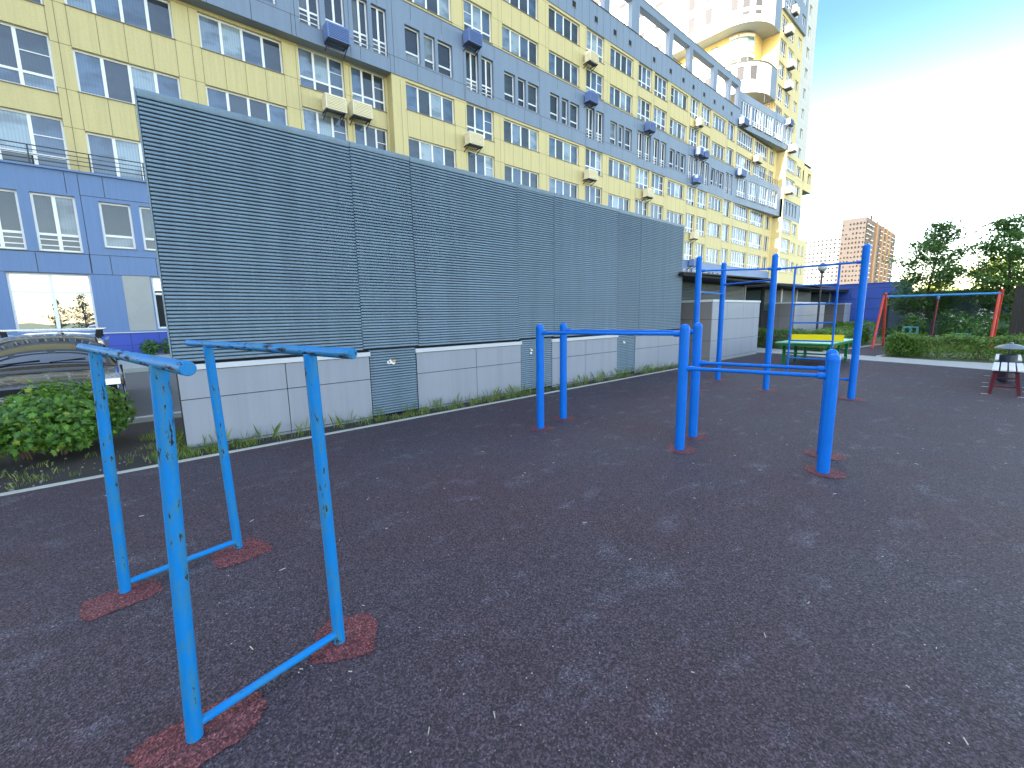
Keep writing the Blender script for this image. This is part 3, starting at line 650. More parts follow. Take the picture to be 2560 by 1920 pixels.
mb = clad(MB(), 72.7, 82.4, 42.4, 48.3, [h[1:] for h in th if 42.4 < h[3] < 48.3], 24.7, 0.26); mb.face([(72.7, 24.7, 42.4), (82.4, 24.7, 42.4), (82.4, 25.1, 42.4), (72.7, 25.1, 42.4)], 1); mb.face([(72.7, 24.7, 42.4), (72.7, 25.1, 42.4), (72.7, 25.1, 48.3), (72.7, 24.7, 48.3)], 0)
mb.build("blue_wall", [blue_pale, soffit_m], tow)
mb = clad(MB(), 72.7, 82.4, 48.3, TOP, [h[1:] for h in th if h[3] > 48.3], 25.0, 0.26); mb.build("yellow_wall", [yellow], tow)
mb = clad(MB(), 82.4, 88.0, 24.4, TOP, [h[1:] for h in wh], 25.03, 0.3, 0, [(83.4, 24.4, TOP), (86.6, 24.4, TOP)], [(24.9 + 2.92 * i, 82.4, 88) for i in range(19)])
mb.face([(88, 25.03, 24.4), (88, 64, 24.4), (88, 64, TOP), (88, 25.03, TOP)], 0); mb.face([(66, 64, 25.6), (66, 64, TOP), (88, 64, TOP), (88, 64, 25.6)], 0)
mb.face([(66, 64, TOP), (66, 29, TOP), (70, 25, TOP), (88, 25, TOP), (88, 64, TOP)], 0)
mb.face([(88.0, 26, 24.4), (88.6, 26, 24.4), (88.6, 26, 42), (88.0, 26, 42)], 1); mb.face([(88.6, 26, 24.4), (88.6, 50, 24.4), (88.6, 50, 42), (88.6, 26, 42)], 1); mb.face([(88.0, 26, 42), (88.6, 26, 42), (88.6, 50, 42), (88.0, 50, 42)], 1)
mb.build("white_wall", [simple("pale_grey_render", (0.50, 0.50, 0.47), 0.8, 0.05, 0.5), blue_pale, joint], tow)
for kd, a, b, c, d in th: window(tow, kd, a, b, c, d, 25.0 if not 42.4 < c < 48.3 else 24.7, sill=False)
for kd, a, b, c, d in wh: window(tow, kd, a, b, c, d, 25.05, sill=False)
# windows, lintels and small vents of the curved white side
def side_win(y, z, wd, h, x=66.0, lint=True):
    o = MB().box(x - 0.012, x + 0.05, y, y + wd, z, z + h).build("side_window", darkwin, tow)
    MB().box(x - 0.10, x - 0.0, y - .06, y + wd + .06, z + h, z + h + 0.32).build("shutter", white_m, o)
for i in range(11):
    z = 41.0 + 2.92 * i
    for y, wd, h in ((31.5, 1.0, 1.9), (34.0, 1.0, 1.9), (39, 1.4, .55), (42, 2.0, .55), (45.5, 1.4, .55), (50, 2.4, 1.9), (54, 2.4, 1.9), (59, 1.2, 1.9)): side_win(y, z, wd, h)
for y, wd, h in ((31.2, .9, 1.7), (33.2, .9, 1.7), (36.4, 1.6, 1.2)): side_win(y, 32.3, wd, h)
def curve_win(a, z, wd, h, inset=0.0, m=darkwin, lint=True):
    r_c = 4.5 - inset; ca, sa = math.cos(R_(a)), math.sin(R_(a)); c = Vector((70.5 + r_c * ca, 29.5 + r_c * sa, z)); tx, ty = -sa, ca
    def bx(w2, d0, d1, z0, z1): 
        return MB().prism([(c.x + tx * u + ca * d, c.y + ty * u + sa * d) for u, d in ((-w2, d0), (w2, d0), (w2, d1), (-w2, d1))], 2, z0, z1)
    o = bx(wd / 2, -0.06, 0.05, z, z + h).build("side_window", m, tow)
    if lint: bx(wd / 2 + .06, 0.0, 0.16, z + h + .003, z + h + .3).build("shutter", white_m, o)
for k_ in range(12):
    for a in (192, 210, 230): curve_win(a, 41.2 + 2.92 * k_, 0.85, 1.8); 
    for a in (210, 230): curve_win(a, 40.3 + 2.92 * k_, 0.8, 0.4, lint=False)
for a in (188, 207, 228): curve_win(a, 32.4, 0.85, 1.6)
for a in (185, 215, 240): curve_win(a, 36.9, 1.0, 1.9, 2.2, glass_green); curve_win(a + 4, 35.0, 0.8, 1.2, 2.2, darkwin)
mb = MB(); ring(mb, -0.06, 34.52, 34.70, 0); slab(mb, -0.06, 0.1, 34.70, 0, 72.7); mb.build("coping", joint, tow)  # dark ring: shade of the rim put into the coping's colour
for y, wd, h, z in ((31.5, 1.0, 1.9, 36.9), (33.2, 1.0, 1.9, 36.9), (37.0, 4.2, 1.9, 36.9), (47, 3, 1.9, 36.9), (31, .9, 1.9, 28.3), (33.4, .9, 1.9, 28.3)):
    MB().box(68.2 - 0.05, 68.25, y, y + wd, z, z + h).build("recess_window", glass_green, tow)
for z in (36.9, 28.3): window(tow, 'O', 69.9, 70.9, z, z + 2.0, 27.1, False)
for z in (36.9, 28.3): window(tow, 'O', 71.4, 72.4, z, z + 2.0, 27.05, False)
# air conditioner boxes of the tower
for x, z in ((74.2, 39.9), (75.9, 36.1), (75.4, 33.2), (75.6, 42.9), (75.3, 18.6), (75.1, 24.3)):
    b = MB().box(x, x + 1.4, (25 if z > 25 else WY) - 0.9, (25 if z > 25 else WY) - 0.1, z, z + 0.8).build("air_conditioner_box", ac_cream, tow)
    MB().box(x + .1, x + 1.3, (25 if z > 25 else WY) - 0.8, (25 if z > 25 else WY), z - 0.12, z - 0.004).build("bracket", dark_metal, b)

# ------------------------------------------------------------------ distant high-rises
def far_block(name, label, x0, x1, y0, y1, z1, left_m, right_m, loggia, cols_l, cols_r, floors):
    r = thing(name, (x0, y0, 0), label, "high-rise")
    mb = MB().face([(x0, y1, 0), (x0, y0, 0), (x0, y0, z1), (x0, y1, z1)], 0).face([(x0, y0, 0), (x1, y0, 0), (x1, y0, z1), (x0, y0, z1)], 1)
    mb.face([(x1, y0, 0), (x1, y1, 0), (x1, y1, z1), (x1, y0, z1)], 1).face([(x1, y1, 0), (x0, y1, 0), (x0, y1, z1), (x1, y1, z1)], 1).face([(x0, y0, z1), (x1, y0, z1), (x1, y1, z1), (x0, y1, z1)], 1)
    mb.build("wall", [left_m, right_m], r)
    wl = []; fh = (z1 - 1.0) / floors
    for i in range(cols_l):
        w0 = y0 + (y1 - y0) * (i + 0.28) / cols_l; w1 = y0 + (y1 - y0) * (i + 0.66) / cols_l
        for j in range(floors):
            if random.random() < 0.93: wl.append((x0 - 0.12, x0 + 0.1, w0, w1, j * fh + fh * 0.34, j * fh + fh * random.choice((0.72, 0.8, 0.62))))
    many("window", wl, darkwin, r)
    return r, fh
r, fh = far_block("brown_high_rise", "distant brown and orange striped high-rise seen between the tall blue posts", 160, 208, 29.2, 34.8, 27.2, sunlit_brown, brown_m, True, 7, 8, 20)
lg = []; bl = []
for i in range(15):
    x = 160 + 48 * (i + 0.5) / 15
    if i in (4, 7, 9, 11): MB().box(x - 1.0, x + 1.0, 28.9, 29.2, 0, 27.2 if i != 4 else 27.5).build("orange_fin", orange_m, r)
    elif i % 2 == 0 or i in (1, 13):
        for j in range(20):
            lg.append((x - 1.25, x + 1.25, 29.05, 29.3, j * fh + 0.3, j * fh + fh * 0.82))
            if (j * 7 + i * 3) % 5: bl.append((x - 1.0, x + 0.7, 28.75, 29.04, j * fh + 0.28, j * fh + fh * 0.42))
many("loggia", lg, darkwin, r); many("air_conditioner_box", bl, white_m, r)
mb = MB().tube((176, 31, 27.2), (176, 31, 29.8), 0.25, n=6).build("roof_mast", dark_metal, r)
r, _ = far_block("white_high_rise", "distant white high-rise with a grid of small dark windows, left of the brown one", 200, 230, 43.2, 60, 28.6, white_m, white_m, False, 13, 6, 19)
# two unseen blocks up-sun, sized to shade the playground; gap added for sun streak
for y0, y1, nm in ((-45, 10.6, "unseen tall pale block, sized to shade the playground, the nearer of two"), (12.1, 44, "unseen tall pale block, sized to shade the playground, the farther of two")):
    r = thing("unseen_apartment_block", (-72, y0, 0), nm, "apartment building", "unseen blocks up-sun")
    mb = MB().box(-84, -60, y0, y1, 0, 55.3)
    mb.build("wall", yellow, r); g_ = []
    for j in range(18):
        z = 1.6 + j * 3.0
        for i in range(int((y1 - y0) / 4)):
            g_.append((-60.05, -59.94, y0 + 1 + i * 4, y0 + 3.4 + i * 4, z, z + 1.5))
    many("window", g_, glass, r)

# ------------------------------------------------------------------ louvred wall with grey plinth boxes
wal = thing("louvred_wall", (6.2, 6.25, 0), "long blue-grey louvred metal wall on grey clad plinth boxes beside the rubber playground", "wall")
WYY = 6.2
def louvre(x0, x1, z0, z1, y, pitch, name, parent, m=slat_m, off=0.0, d=0.017):
    mb = MB(); n = int((z1 - z0 - off) / pitch); prof = [(0.012, 0.0), (-d * 0.8, 0.06), (-d, 0.25), (-d * 0.9, 0.52), (-d * 0.3, 0.78), (0.013, 0.81)]
    for i in range(n + 1):
        zb = z0 + off + i * pitch
        pr = [(y + a, min(z1, zb + b * pitch)) for a, b in prof]
        for (ya, za), (yb, zb2) in zip(pr[:-1], pr[1:]): mb.face([(x0, ya, za), (x1, ya, za), (x1, yb, zb2), (x0, yb, zb2)], 0)
        for xe in (x0, x1): mb.face([(xe, p, q) for p, q in pr], 0)
    mb.box(x0, x1, y + 0.014, y + 0.03, z0, z1, 1)
    return mb.build(name, [m, gap_shade], parent)
xs = [0.40, 2.605, 3.515, 5.69, 6.675, 8.85, 9.80, 11.94]
offs = [0.0, 0.016, 0.004, 0.022, 0.008, 0.027, 0.012]
for i in range(7):
    louvre(xs[i] + 0.004, xs[i + 1] - 0.004, 1.035, 3.80, WYY + (0.004 if i % 2 else 0), 0.0417, "louvre_panel", wal, off=offs[i])
mb = MB()
for i in range(7): mb.prism([(WYY - 0.016, 3.80), (WYY - 0.022, 3.835), (WYY - 0.012, 3.868), (WYY + 0.10, 3.875), (WYY + 0.10, 3.80)], 0, xs[i] + .003, xs[i + 1] - .003)
mb.build("top_flashing", slat_m, wal)
mb = MB().box(0.385, 0.398, WYY - 0.02, WYY + 0.02, 1.03, 3.872)
for i in range(66):
    z = 1.05 + i * 0.0417; mb.prism([(WYY + 0.02, z), (WYY + 0.055 + 0.012 * math.sin(i * 1.7), z + 0.012), (WYY + 0.02, z + 0.032)], 0, 0.386, 0.398, 1)
mb.box(0.40, 11.94, WYY + 0.03, WYY + 0.10, 1.02, 3.86, 1)
mb.build("end_trim", [slat_m, gap_shade], wal)
def grey_box(x0, x1, vs, root, name, y=WYY, h=1.0, dep=0.30, zj=(0.025, 0.597), ztop=None, side=None):
    g_ = 0.005; mb = MB(); cap = h - 0.065
    mb.box(x0 + .01, x1 - .01, y + 0.02, y + dep, 0.0, cap, 1)
    zb = [-0.02] + list(zj) + [cap]; xb = [x0] + list(vs) + [x1]
    for a, b in zip(xb[:-1], xb[1:]):
        for c, d in zip(zb[:-1], zb[1:]): mb.box(a + g_, b - g_, y, y + 0.018, c + g_, d - g_, 0)
    if side:
        yb = [y + .02] + list(side) + [y + dep]
        for a, b in zip(yb[:-1], yb[1:]):
            for c, d in zip(zb[:-1], zb[1:]): mb.box(x0 - 0.006, x0 + .012, a + g_, b - g_, c + g_, d - g_, 3)
    o = mb.build(name, [panel_grey, gap_shade, cap_m, panel_side], root)
    MB().box(x0 - 0.015, x1 + 0.015, y - 0.02, y + dep, cap + .002, h).build("coping", cap_m, o, bevel=0.004)
    return o
for x0, x1, vs in ((0.42, 2.69, (1.55,)), (3.47, 5.74, (4.66,)), (6.62, 8.915, (7.72,)), (9.69, 11.95, (10.83,))): grey_box(x0, x1, vs, wal, "plinth_box")
for x0, x1 in ((2.70, 3.46), (5.75, 6.61), (8.925, 9.68)): louvre(x0, x1, 0.03, 1.032, WYY + 0.02, 0.040, "louvre_door", wal)
MB().box(0.45, 11.9, WYY + 0.07, WYY + 0.11, 0.0, 1.03).build("back_sheet", gap_shade, wal)
def sticker(x, z, w_, h, seed, root):
    r = random.Random(seed); mb = MB(); y = WYY + 0.003
    for i in range(9):
        a = x + r.uniform(-w_, w_) * .5; c = z + r.uniform(-h, h) * .5; s = r.uniform(.008, .028)
        pts = [(a + s * r.uniform(.6, 1.4) * math.cos(t), y - 0.0012 - 0.0006 * i, c + .7 * s * r.uniform(.6, 1.3) * math.sin(t)) for t in [k_ * math.pi / 3.5 for k_ in range(7)]]
        mb.face(pts[::-1], 1 if i in (3, 5) else 0)
    return mb.build("torn_sticker", [pvc, simple("sticker_ochre", (0.62, 0.36, 0.10), 0.6, .1)], root)
sticker(3.03, 0.80, 0.12, 0.11, 3, wal); sticker(6.02, 0.79, 0.05, 0.12, 5, wal); sticker(9.2, 0.80, 0.05, 0.04, 9, wal)
# ------------------------------------------------------------------ louvred sheds behind it
def shed(x, dy, bw, label, front=True):
    r = thing("vent_shed", (x, 6 + dy, 0), label, "shed", "louvred sheds with corrugated roofs")
    y = 5.86 + dy
    grey_box(x, x + bw, (x + bw * .28, x + bw * .62, x + bw * .86) if bw > 3 else (x + bw * .5,), r, "clad_box", y, 1.86, 1.3, (0.09, 0.63, 1.27), side=(y + .6,))
    yy = y + 1.0; x1 = x + bw + 1.3
    mb = MB().box(x - 0.9, x1, yy, yy + 3.2, 0, 2.5); mb.build("core", gap_shade, r)
    n = 3
    for i in range(n):
        a = x - 0.8 + (x1 - x + 0.7) * i / n; b = x - 0.8 + (x1 - x + 0.7) * (i + 1) / n - 0.12
        louvre(a, b, 1.5, 2.42, yy - 0.03, 0.045, "louvre_panel", r, grey_louvre if i else dark_louvre)
        MB().box(b + .01, b + .11, yy - 0.06, yy - 0.002, 1.4, 2.5).build("post", cap_m if i < 2 else panel_side, r)
    mb = MB()
    for i in range(4): mb.box(x - 0.94, x - 0.905, yy + .08 + i * .78, yy + .78 + i * .78, 1.3, 2.4, 0)
    mb.build("side_louvre", dark_louvre, r)
    mb = MB(); xa, xb = x - 1.5, x1 + 0.35; ya = y + 0.15; w_ = 0.09; k_ = int((xb - xa) / w_)
    for i in range(k_):
        u = xa + i * w_; z0 = 2.56 + 0.10 * (i / k_)
        mb.prism([(u, z0), (u + w_ * .35, z0), (u + w_ * .5, z0 + .03), (u + w_ * .85, z0 + .03), (u + w_, z0), (u + w_, z0 + .012), (u + w_ * .9, z0 + .045), (u + w_ * .45, z0 + .045), (u + w_ * .3, z0 + .012), (u, z0 + .012)], 1, ya, yy + 3.6)
    mb.box(xa, xb, ya + .02, yy + 3.5, 2.50, 2.555, 1)  # roof underside in near-black, its shade painted into the colour
    mb.build("corrugated_roof", [roof_m, gap_shade], r)
    return r
shed(13.2, 0.0, 3.75, "grey clad shed with a corrugated roof directly past the louvred wall, nearest of the three")
shed(21.6, 0.22, 4.6, "grey clad louvred shed behind the climbing ladder, middle of the three")
shed(30.6, 0.3, 3.2, "grey clad louvred shed next to the plain blue wall, farthest of the three")
o = thing("blue_panel_wall", (31, 5, 0), "plain deep blue panelled wall beyond the swing frame", "wall")
mb = MB().box(32, 32.3, 3.6, 12.5, 0, 2.93)
for i in range(5):
    z = 0.35 + i * .58; mb.box(31.99, 32.0, 3.6, 12.5, z, z + .018, 1)
    for q in range(6): mb.box(31.99, 32.0, 4 + q * 1.5 + (i % 2) * .7, 4.015 + q * 1.5 + (i % 2) * .7, z + .02, z + .58, 1)
mb.build("panels", [blue_wallm, joint], o)
MB().box(31.96, 32.34, 3.56, 12.5, 2.93, 2.97).build("coping", blue_wallm, o)
o = thing("slat_fence", (27, 1.5, 0), "blue-grey horizontal slat fence behind the swings and bushes", "fence")
mb = MB()
for i in range(16): mb.box(27.0, 27.03, -0.9, 3.75, 0.35 + i * 0.118, 0.35 + i * 0.118 + 0.110)
mb.box(27.031, 27.04, -0.9, 3.75, 0.3, 2.2)
mb.build("slats", simple("fence_blue_grey", (0.085, 0.14, 0.20), 0.5, .1, 1.0), o)
for y in (-0.9, 0.6, 2.1, 3.72): MB().box(27.03, 27.11, y - .04, y + .04, 0, 2.28).build("post", dark_metal, o)
MB().box(26.9, 27.2, 3.76, 4.02, 0.2, 2.22).build("end_panel", simple("dark_grey_board", (0.06, 0.06, 0.065), .7, .1), o)
o = thing("dark_board_screen", (20, -1, 0), "dark stained vertical board screen at the right edge behind the hedge", "screen")
for i in range(14): MB().box(20, 20.04, -0.2 - i * .14, -0.066 - i * .14, 0.1, 2.07).build("board", wood_dark, o)
MB().box(19.98, 20.06, -2.1, -0.06, 2.072, 2.12).build("top_rail", wood_dark, o)
MB().box(20.045, 20.1, -2.1, -0.1, 0.5, 0.6).build("back_rail", wood_dark, o)

# ------------------------------------------------------------------ worn parallel bars, close
pb = thing("parallel_bars", (0.2, 2.55, 0), "worn light blue parallel bars with chipped paint standing on four red rubber patches", "parallel bars")
feet = {'a': (0.030, 1.807), 'b': (-0.150, 3.141), 'c': (0.598, 1.927), 'd': (0.418, 3.253)}
tops = {'a': Vector((0.079, 1.807, 1.36)), 'b': Vector((-0.113, 3.141, 1.345)), 'c': Vector((0.580, 1.927, 1.355)), 'd': Vector((0.389, 3.253, 1.345))}
for k_ in 'abcd': pipe("post", (*feet[k_], 0.0), tops[k_], 0.0262, bar_worn, pb)
for p, q in (((-0.190, 3.690, 1.357), (0.125, 1.470, 1.371)), ((0.330, 3.672, 1.353), (0.628, 1.592, 1.370))): pipe("rail", p, q, 0.0205, bar_rail, pb)
for a, b in (('a', 'c'), ('b', 'd')):
    p = Vector((*feet[a], 0.05)); q = Vector((*feet[b], 0.05)); d = (q - p).normalized()
    pipe("floor_bar", p + d * 0.02, q - d * 0.02, 0.0165, bar_worn, pb, n=18)
for (cx, cy, rx, ry, rot, s) in ((0.045, 1.80, 0.20, 0.13, 0.12, 1), (-0.17, 3.07, 0.165, 0.12, 0.12, 2), (0.63, 1.93, 0.14, 0.15, -0.5, 3), (0.42, 3.17, 0.155, 0.15, 0.2, 4)): patch(cx, cy, rx, ry, rot, 4.0, s)
# ------------------------------------------------------------------ blue exercise bars
ex = thing("exercise_bars", (4.6, 2.3, 0), "smooth bright blue double-height parallel bars with six domed posts in the middle of the playground", "exercise bars")
PA, PB_, PC, PD, PE, PF = (4.05, 4.01), (4.675, 4.16), (4.48, 2.27), (5.07, 2.41), (4.757, 1.0), (5.34, 1.14)
def domed(root, p, h, r=0.055):
    return pipe("post", (*p, 0.0), (*p, h), r, bar_blue, root, n=28, dome=r * 0.95)
def bar(root, a, b, z, rp=0.055, r=0.019, zb=None):
    pa = Vector((*a, z)); pb2 = Vector((*b, z if zb is None else zb)); d = (pb2 - pa).normalized()
    o = pipe("bar", pa + d * rp * .8, pb2 - d * rp * .8, r, bar_blue, root, n=18, ends=False)
    for s, q in ((1, pa), (-1, pb2)): pipe("socket", q + d * s * rp * .7, q + d * s * (rp + 0.055), r + 0.010, bar_blue, root, n=18)
    return o
for p, h in ((PA, 1.385), (PB_, 1.385), (PC, 1.38), (PD, 1.38), (PE, 1.11), (PF, 1.11)): domed(ex, p, h, 0.0515)
bar(ex, PA, PC, 1.27); bar(ex, PB_, PD, 1.27); bar(ex, PC, PE, 0.905); bar(ex, PD, PF, 0.905)
for i, p in enumerate((PA, PB_, PC, PD, PE, PF)): patch(p[0] + .01, p[1] - .015, 0.16 + .015 * (i % 3), 0.15, 0.3 * i, 2.0, 10 + i)
# ------------------------------------------------------------------ tall pull-up frame
pf = thing("pull_up_frame", (9.0, 3.0, 0), "tall blue pull-up frame of four posts with a hanging ladder", "pull-up frame")
Q1, Q2, Q3, Q4 = (8.28, 3.97), (9.79, 4.146), (9.165, 2.961), (9.135, 1.628)
for p in (Q1, Q2, Q3, Q4): domed(pf, p, 2.54, 0.0535)
bar(pf, Q1, Q3, 2.27, r=.016); bar(pf, Q2, Q3, 2.07, r=.016); bar(pf, Q1, Q2, 1.88, r=.014); bar(pf, Q3, Q4, 2.26, r=.017); bar(pf, Q3, Q4, 0.325, r=.015)
for y in (2.62, 1.965): pipe("ladder_rail", (9.15, y, 0.335), (9.15, y, 2.26), 0.016, bar_blue, pf, n=14)
for z in (0.64, 0.96, 1.28, 1.605, 1.93): pipe("rung", (9.15, 2.62, z), (9.15, 1.965, z), 0.013, bar_blue, pf, n=12)
for i, p in enumerate((Q1, Q2, Q3, Q4)): patch(p[0], p[1] - .02, 0.22, 0.19, 0.2 * i, 2.0, 20 + i)
# ------------------------------------------------------------------ table tennis table
tt = thing("tennis_table", (15.0, 3.6, 0), "green outdoor table tennis table with a yellow board for a net", "table tennis table")
MB().box(13.7, 16.35, 2.95, 4.27, 0.605, 0.635).build("tabletop", green_top, tt, bevel=.006)
MB().box(13.72, 16.33, 2.97, 4.25, 0.545, 0.603).build("apron", green_p, tt)
MB().box(15.0, 15.03, 2.97, 4.25, 0.637, 0.80).build("net_board", yellow_p, tt); MB().box(15.0, 15.03, 3.1, 4.1, 0.44, 0.543).build("lower_board", yellow_p, tt)
for x in (14.0, 15.05, 16.0):
    for y in (3.08, 4.12): MB().box(x - .035, x + .035, y - .035, y + .035, 0, 0.543).build("leg", green_p, tt)
for y in (3.08, 4.12): MB().box(14.04, 15.96, y - .02, y + .02, 0.08, 0.12).build("stretcher", green_p, tt)
for x in (14.0, 16.0): MB().box(x - .02, x + .02, 3.12, 4.08, 0.30, 0.34).build("cross_bar", green_p, tt)
# ------------------------------------------------------------------ swing frame and swings
sf = thing("swing_set", (22.6, 1.8, 0), "red swing frame with a blue top beam behind the clipped hedge", "swing frame")
pipe("top_beam", (22.38, 3.30, 1.97), (22.95, 0.22, 1.97), 0.042, beam_blue, sf)
for (x, y), nm in (((22.38, 3.26), 0), ((22.95, 0.24), 1)):
    pipe("leg", (x - 0.97, y + .07, 0), (x + 0.04, y + .03, 2.04), 0.04, red_p, sf); pipe("leg", (x + 0.95, y + .03, 0), (x - 0.06, y - .03, 2.10), 0.04, red_p, sf)
    pipe("brace", (x - 0.88, y + .07, 0.16), (x + 0.86, y + .03, 0.16), 0.022, red_p, sf)
pipe("leg", (22.67, 1.84, 0), (22.67, 1.78, 1.86), 0.034, maroon, sf); pipe("beam_clamp", (22.67, 1.78, 1.84), (22.67, 1.78, 1.95), 0.048, beam_blue, sf)
def swing(y, x, label, back):
    s = thing("swing", (x, y, 0.58), label, "swing", "teal swings on the red frame")
    MB().box(x - .17, x + .17, y - .2, y + .2, 0.55, 0.575).build("seat", teal_p, s, bevel=.005)
    if back:
        mb = MB()
        for yy in (-.2, 0, .2): mb.tube((x - .16, y + yy, .57), (x - .16, y + yy, .80), .01, n=8); mb.tube((x + .16, y + yy, .57), (x + .16, y + yy, .80), .01, n=8)
        for xx in (-.16, .16): mb.tube((x + xx, y - .2, .8), (x + xx, y + .2, .8), .013, n=8)
        for yy in (-.2, .2): mb.tube((x - .16, y + yy, .8), (x + .16, y + yy, .8), .013, n=8)
        mb.build("guard_frame", teal_p, s)
    else:
        mb = MB()
        for yy in (-.18, 0, .18): mb.tube((x, y + yy, .36), (x, y + yy, .548), .012, n=8)
        mb.build("under_frame", teal_p, s)
    for yy in (-.2, .2):
        mb = MB(); z = 0.57
        while z < 1.92:
            mb.tube((x, y + yy, z), (x, y + yy, z + .045), .007, n=5); z += .055
        mb.build("chain", dark_metal, s)
        MB().box(x - .05, x + .05, y + yy - .025, y + yy + .025, 1.915, 1.95).build("hanger", maroon, s)
swing(2.42, 22.54, "teal child swing with a guard frame, left of the middle leg", True)
swing(1.0, 22.81, "flat teal swing seat, right of the middle leg", False)
# ------------------------------------------------------------------ benches and bin
def bench(x0, x1, label):
    b = thing("bench", (x0, -0.09, 0), label, "bench", "white slatted benches")
    for i in range(4):
        y = 0.085 - i * 0.098; MB().box(x0, x1, y - .078, y, 0.415, 0.44).build("seat_slat", bench_white, b, bevel=.004)
    for x in (x0 + .06, x1 - .12):
        MB().prism([(0.05, .413), (0.10, 0), (0.055, 0), (0.0, .413)], 0, x, x + .05).build("leg", maroon, b)
        MB().prism([(-.23, .413), (-.29, 0), (-.245, 0), (-.18, .413)], 0, x, x + .05).build("leg", maroon, b)
        MB().box(x, x + .05, -.235, .055, 0.385, 0.412).build("seat_bearer", maroon, b); MB().box(x + .01, x + .04, -.25, .07, 0.13, 0.155).build("brace", maroon, b)
    return b
bench(11.15, 12.7, "white slatted bench on maroon legs at the right edge, nearer of the two")
bench(13.35, 14.9, "white slatted bench farther back, its seat partly hidden by the dark litter bin")
lb = thing("litter_bin", (13.0, -0.10, 0), "dark litter bin with a grey domed lid between the two white benches", "litter bin")
MB().lathe([(.085, 0.03), (.125, .05), (.125, .565), (.118, .57), (.112, .50)], (13.0, -.095, 0), 24).build("body", bin_dark, lb)
MB().lathe([(.014, 0.0), (.014, .76)], (13.0, -.095, 0), 10).build("pole", bin_dark, lb)
d = MB().lathe([(.216, .688), (.218, .696), (.20, .722), (.16, .75), (.10, .772), (.03, .785), (.022, .81), (.008, .815)], (13.0, -.105, 0), 28).build("domed_lid", bin_lid, lb); smooth_by_angle(d)
for x, y in ((11.18, 0.13), (12.2, 0.15), (12.85, 0.16), (14.2, 0.17), (12.45, -0.02), (12.5, -0.16), (12.5, -0.36), (11.85, -0.36), (11.1, -0.30)):
    sheet("painted_dash", [(x - .02, y - .045), (x + .02, y - .045), (x + .02, y + .045), (x - .02, y + .045)], 0.004, bench_white)
# ------------------------------------------------------------------ street lamp
lp = thing("street_lamp", (23.6, 5.7, 0), "slim street lamp with a milky globe behind the sheds", "street lamp")
MB().tube((23.6, 5.7, 0), (23.6, 5.7, 3.16), .05, .035, 10).build("post", dark_metal, lp); MB().tube((23.6, 5.7, 3.12), (23.6, 5.7, 3.2), .07, .09, 12).build("collar", dark_metal, lp)
g_ = MB().lathe([(.08, 3.2), (.15, 3.25), (.18, 3.33), (.18, 3.36), (.155, 3.44)], (23.6, 5.7, 0), 20).build("globe", lamp_glass, lp); smooth_by_angle(g_)
g_ = MB().lathe([(.17, 3.442), (.15, 3.48), (.09, 3.53), (.02, 3.56), (.01, 3.6)], (23.6, 5.7, 0), 20).build("cap", dark_metal, lp); smooth_by_angle(g_)

# ------------------------------------------------------------------ parked car
car = thing("parked_car", (-0.95, 10, 0), "dark grey glossy estate car with a silver roof rack, parked behind the shrubs", "car")
def loft(sections, name, m, parent, closed=True, cap=True):
    """sections: list of (y, [(x, z), ...]) rings"""
    mb = MB(); k_ = len(sections[0][1])
    for y, pts in sections: mb.v += [(x, y if not isinstance(y, list) else y[i], z) for i, (x, z) in enumerate(pts)]
    for s in range(len(sections) - 1):
        for i in range(k_ if closed else k_ - 1):
            j = (i + 1) % k_; mb.f.append((s * k_ + i, s * k_ + j, (s + 1) * k_ + j, (s + 1) * k_ + i)); mb.m.append(0)
    if cap and closed: mb.f.append(tuple(range(k_ - 1, -1, -1))); mb.f.append(tuple((len(sections) - 1) * k_ + i for i in range(k_))); mb.m += [0, 0]
    o = mb.build(name, m, parent); smooth_by_angle(o, 35); return o
CX = -0.92; HW = 0.85
def sec(zt, zb, hw, hwt, crown=0.03):
    n = 8; top = [(CX + hwt * (1 - 2 * i / n), zt - crown * (2 * i / n - 1) ** 2) for i in range(n + 1)]
    return [(CX + hw * .96, zb), (CX + hw, (zb + zt) * .5 - .02), (CX + hw * .97, zt - .10)] + top + [(CX - hw * .97, zt - .10), (CX - hw, (zb + zt) * .5 - .02), (CX - hw * .96, zb)]
loft([(8.75, sec(.52, .22, HW * .86, HW * .78)), (8.80, sec(.66, .19, HW * .95, HW * .86)), (8.95, sec(.715, .18, HW, HW * .92)), (9.3, sec(.775, .18, HW, HW * .93)), (9.7, sec(.835, .18, HW, HW * .93)), (10.0, sec(.86, .18, HW, HW * .94)), (12.6, sec(.88, .18, HW, HW * .95)), (12.95, sec(.84, .22, HW * .97, HW * .9)), (13.05, sec(.7, .3, HW * .9, HW * .85))], "body", carp, car)
def cab(y, zt, hwb, hwt, zb=.85): 
    n = 8; top = [(CX + hwt * (1 - 2 * i / n), zt - 0.055 * abs(2 * i / n - 1) ** 2.5) for i in range(n + 1)]
    return (y, [(CX + hwb, zb)] + top + [(CX - hwb, zb)])
loft([cab(9.62, .872, .80, .72, .80), cab(9.85, 1.02, .80, .68), cab(10.1, 1.15, .80, .64), cab(10.35, 1.255, .80, .60), cab(10.6, 1.305, .80, .585), cab(11.2, 1.335, .80, .58), cab(12.2, 1.30, .80, .57), cab(12.6, 1.22, .79, .57), cab(12.95, .95, .78, .62)], "cabin", carp, car)
mb = MB()   # windscreen lies 4 mm proud of the cabin shell
ys = [9.66, 9.85, 10.1, 10.34]; zt = [.90, 1.02, 1.15, 1.25]; hw = [.69, .655, .615, .575]; n = 10
for s in range(4): mb.v += [(CX + hw[s] * (1 - 2 * i / n), ys[s] - .006, zt[s] - 0.055 * abs(2 * i / n - 1) ** 2.5 + .006) for i in range(n + 1)]
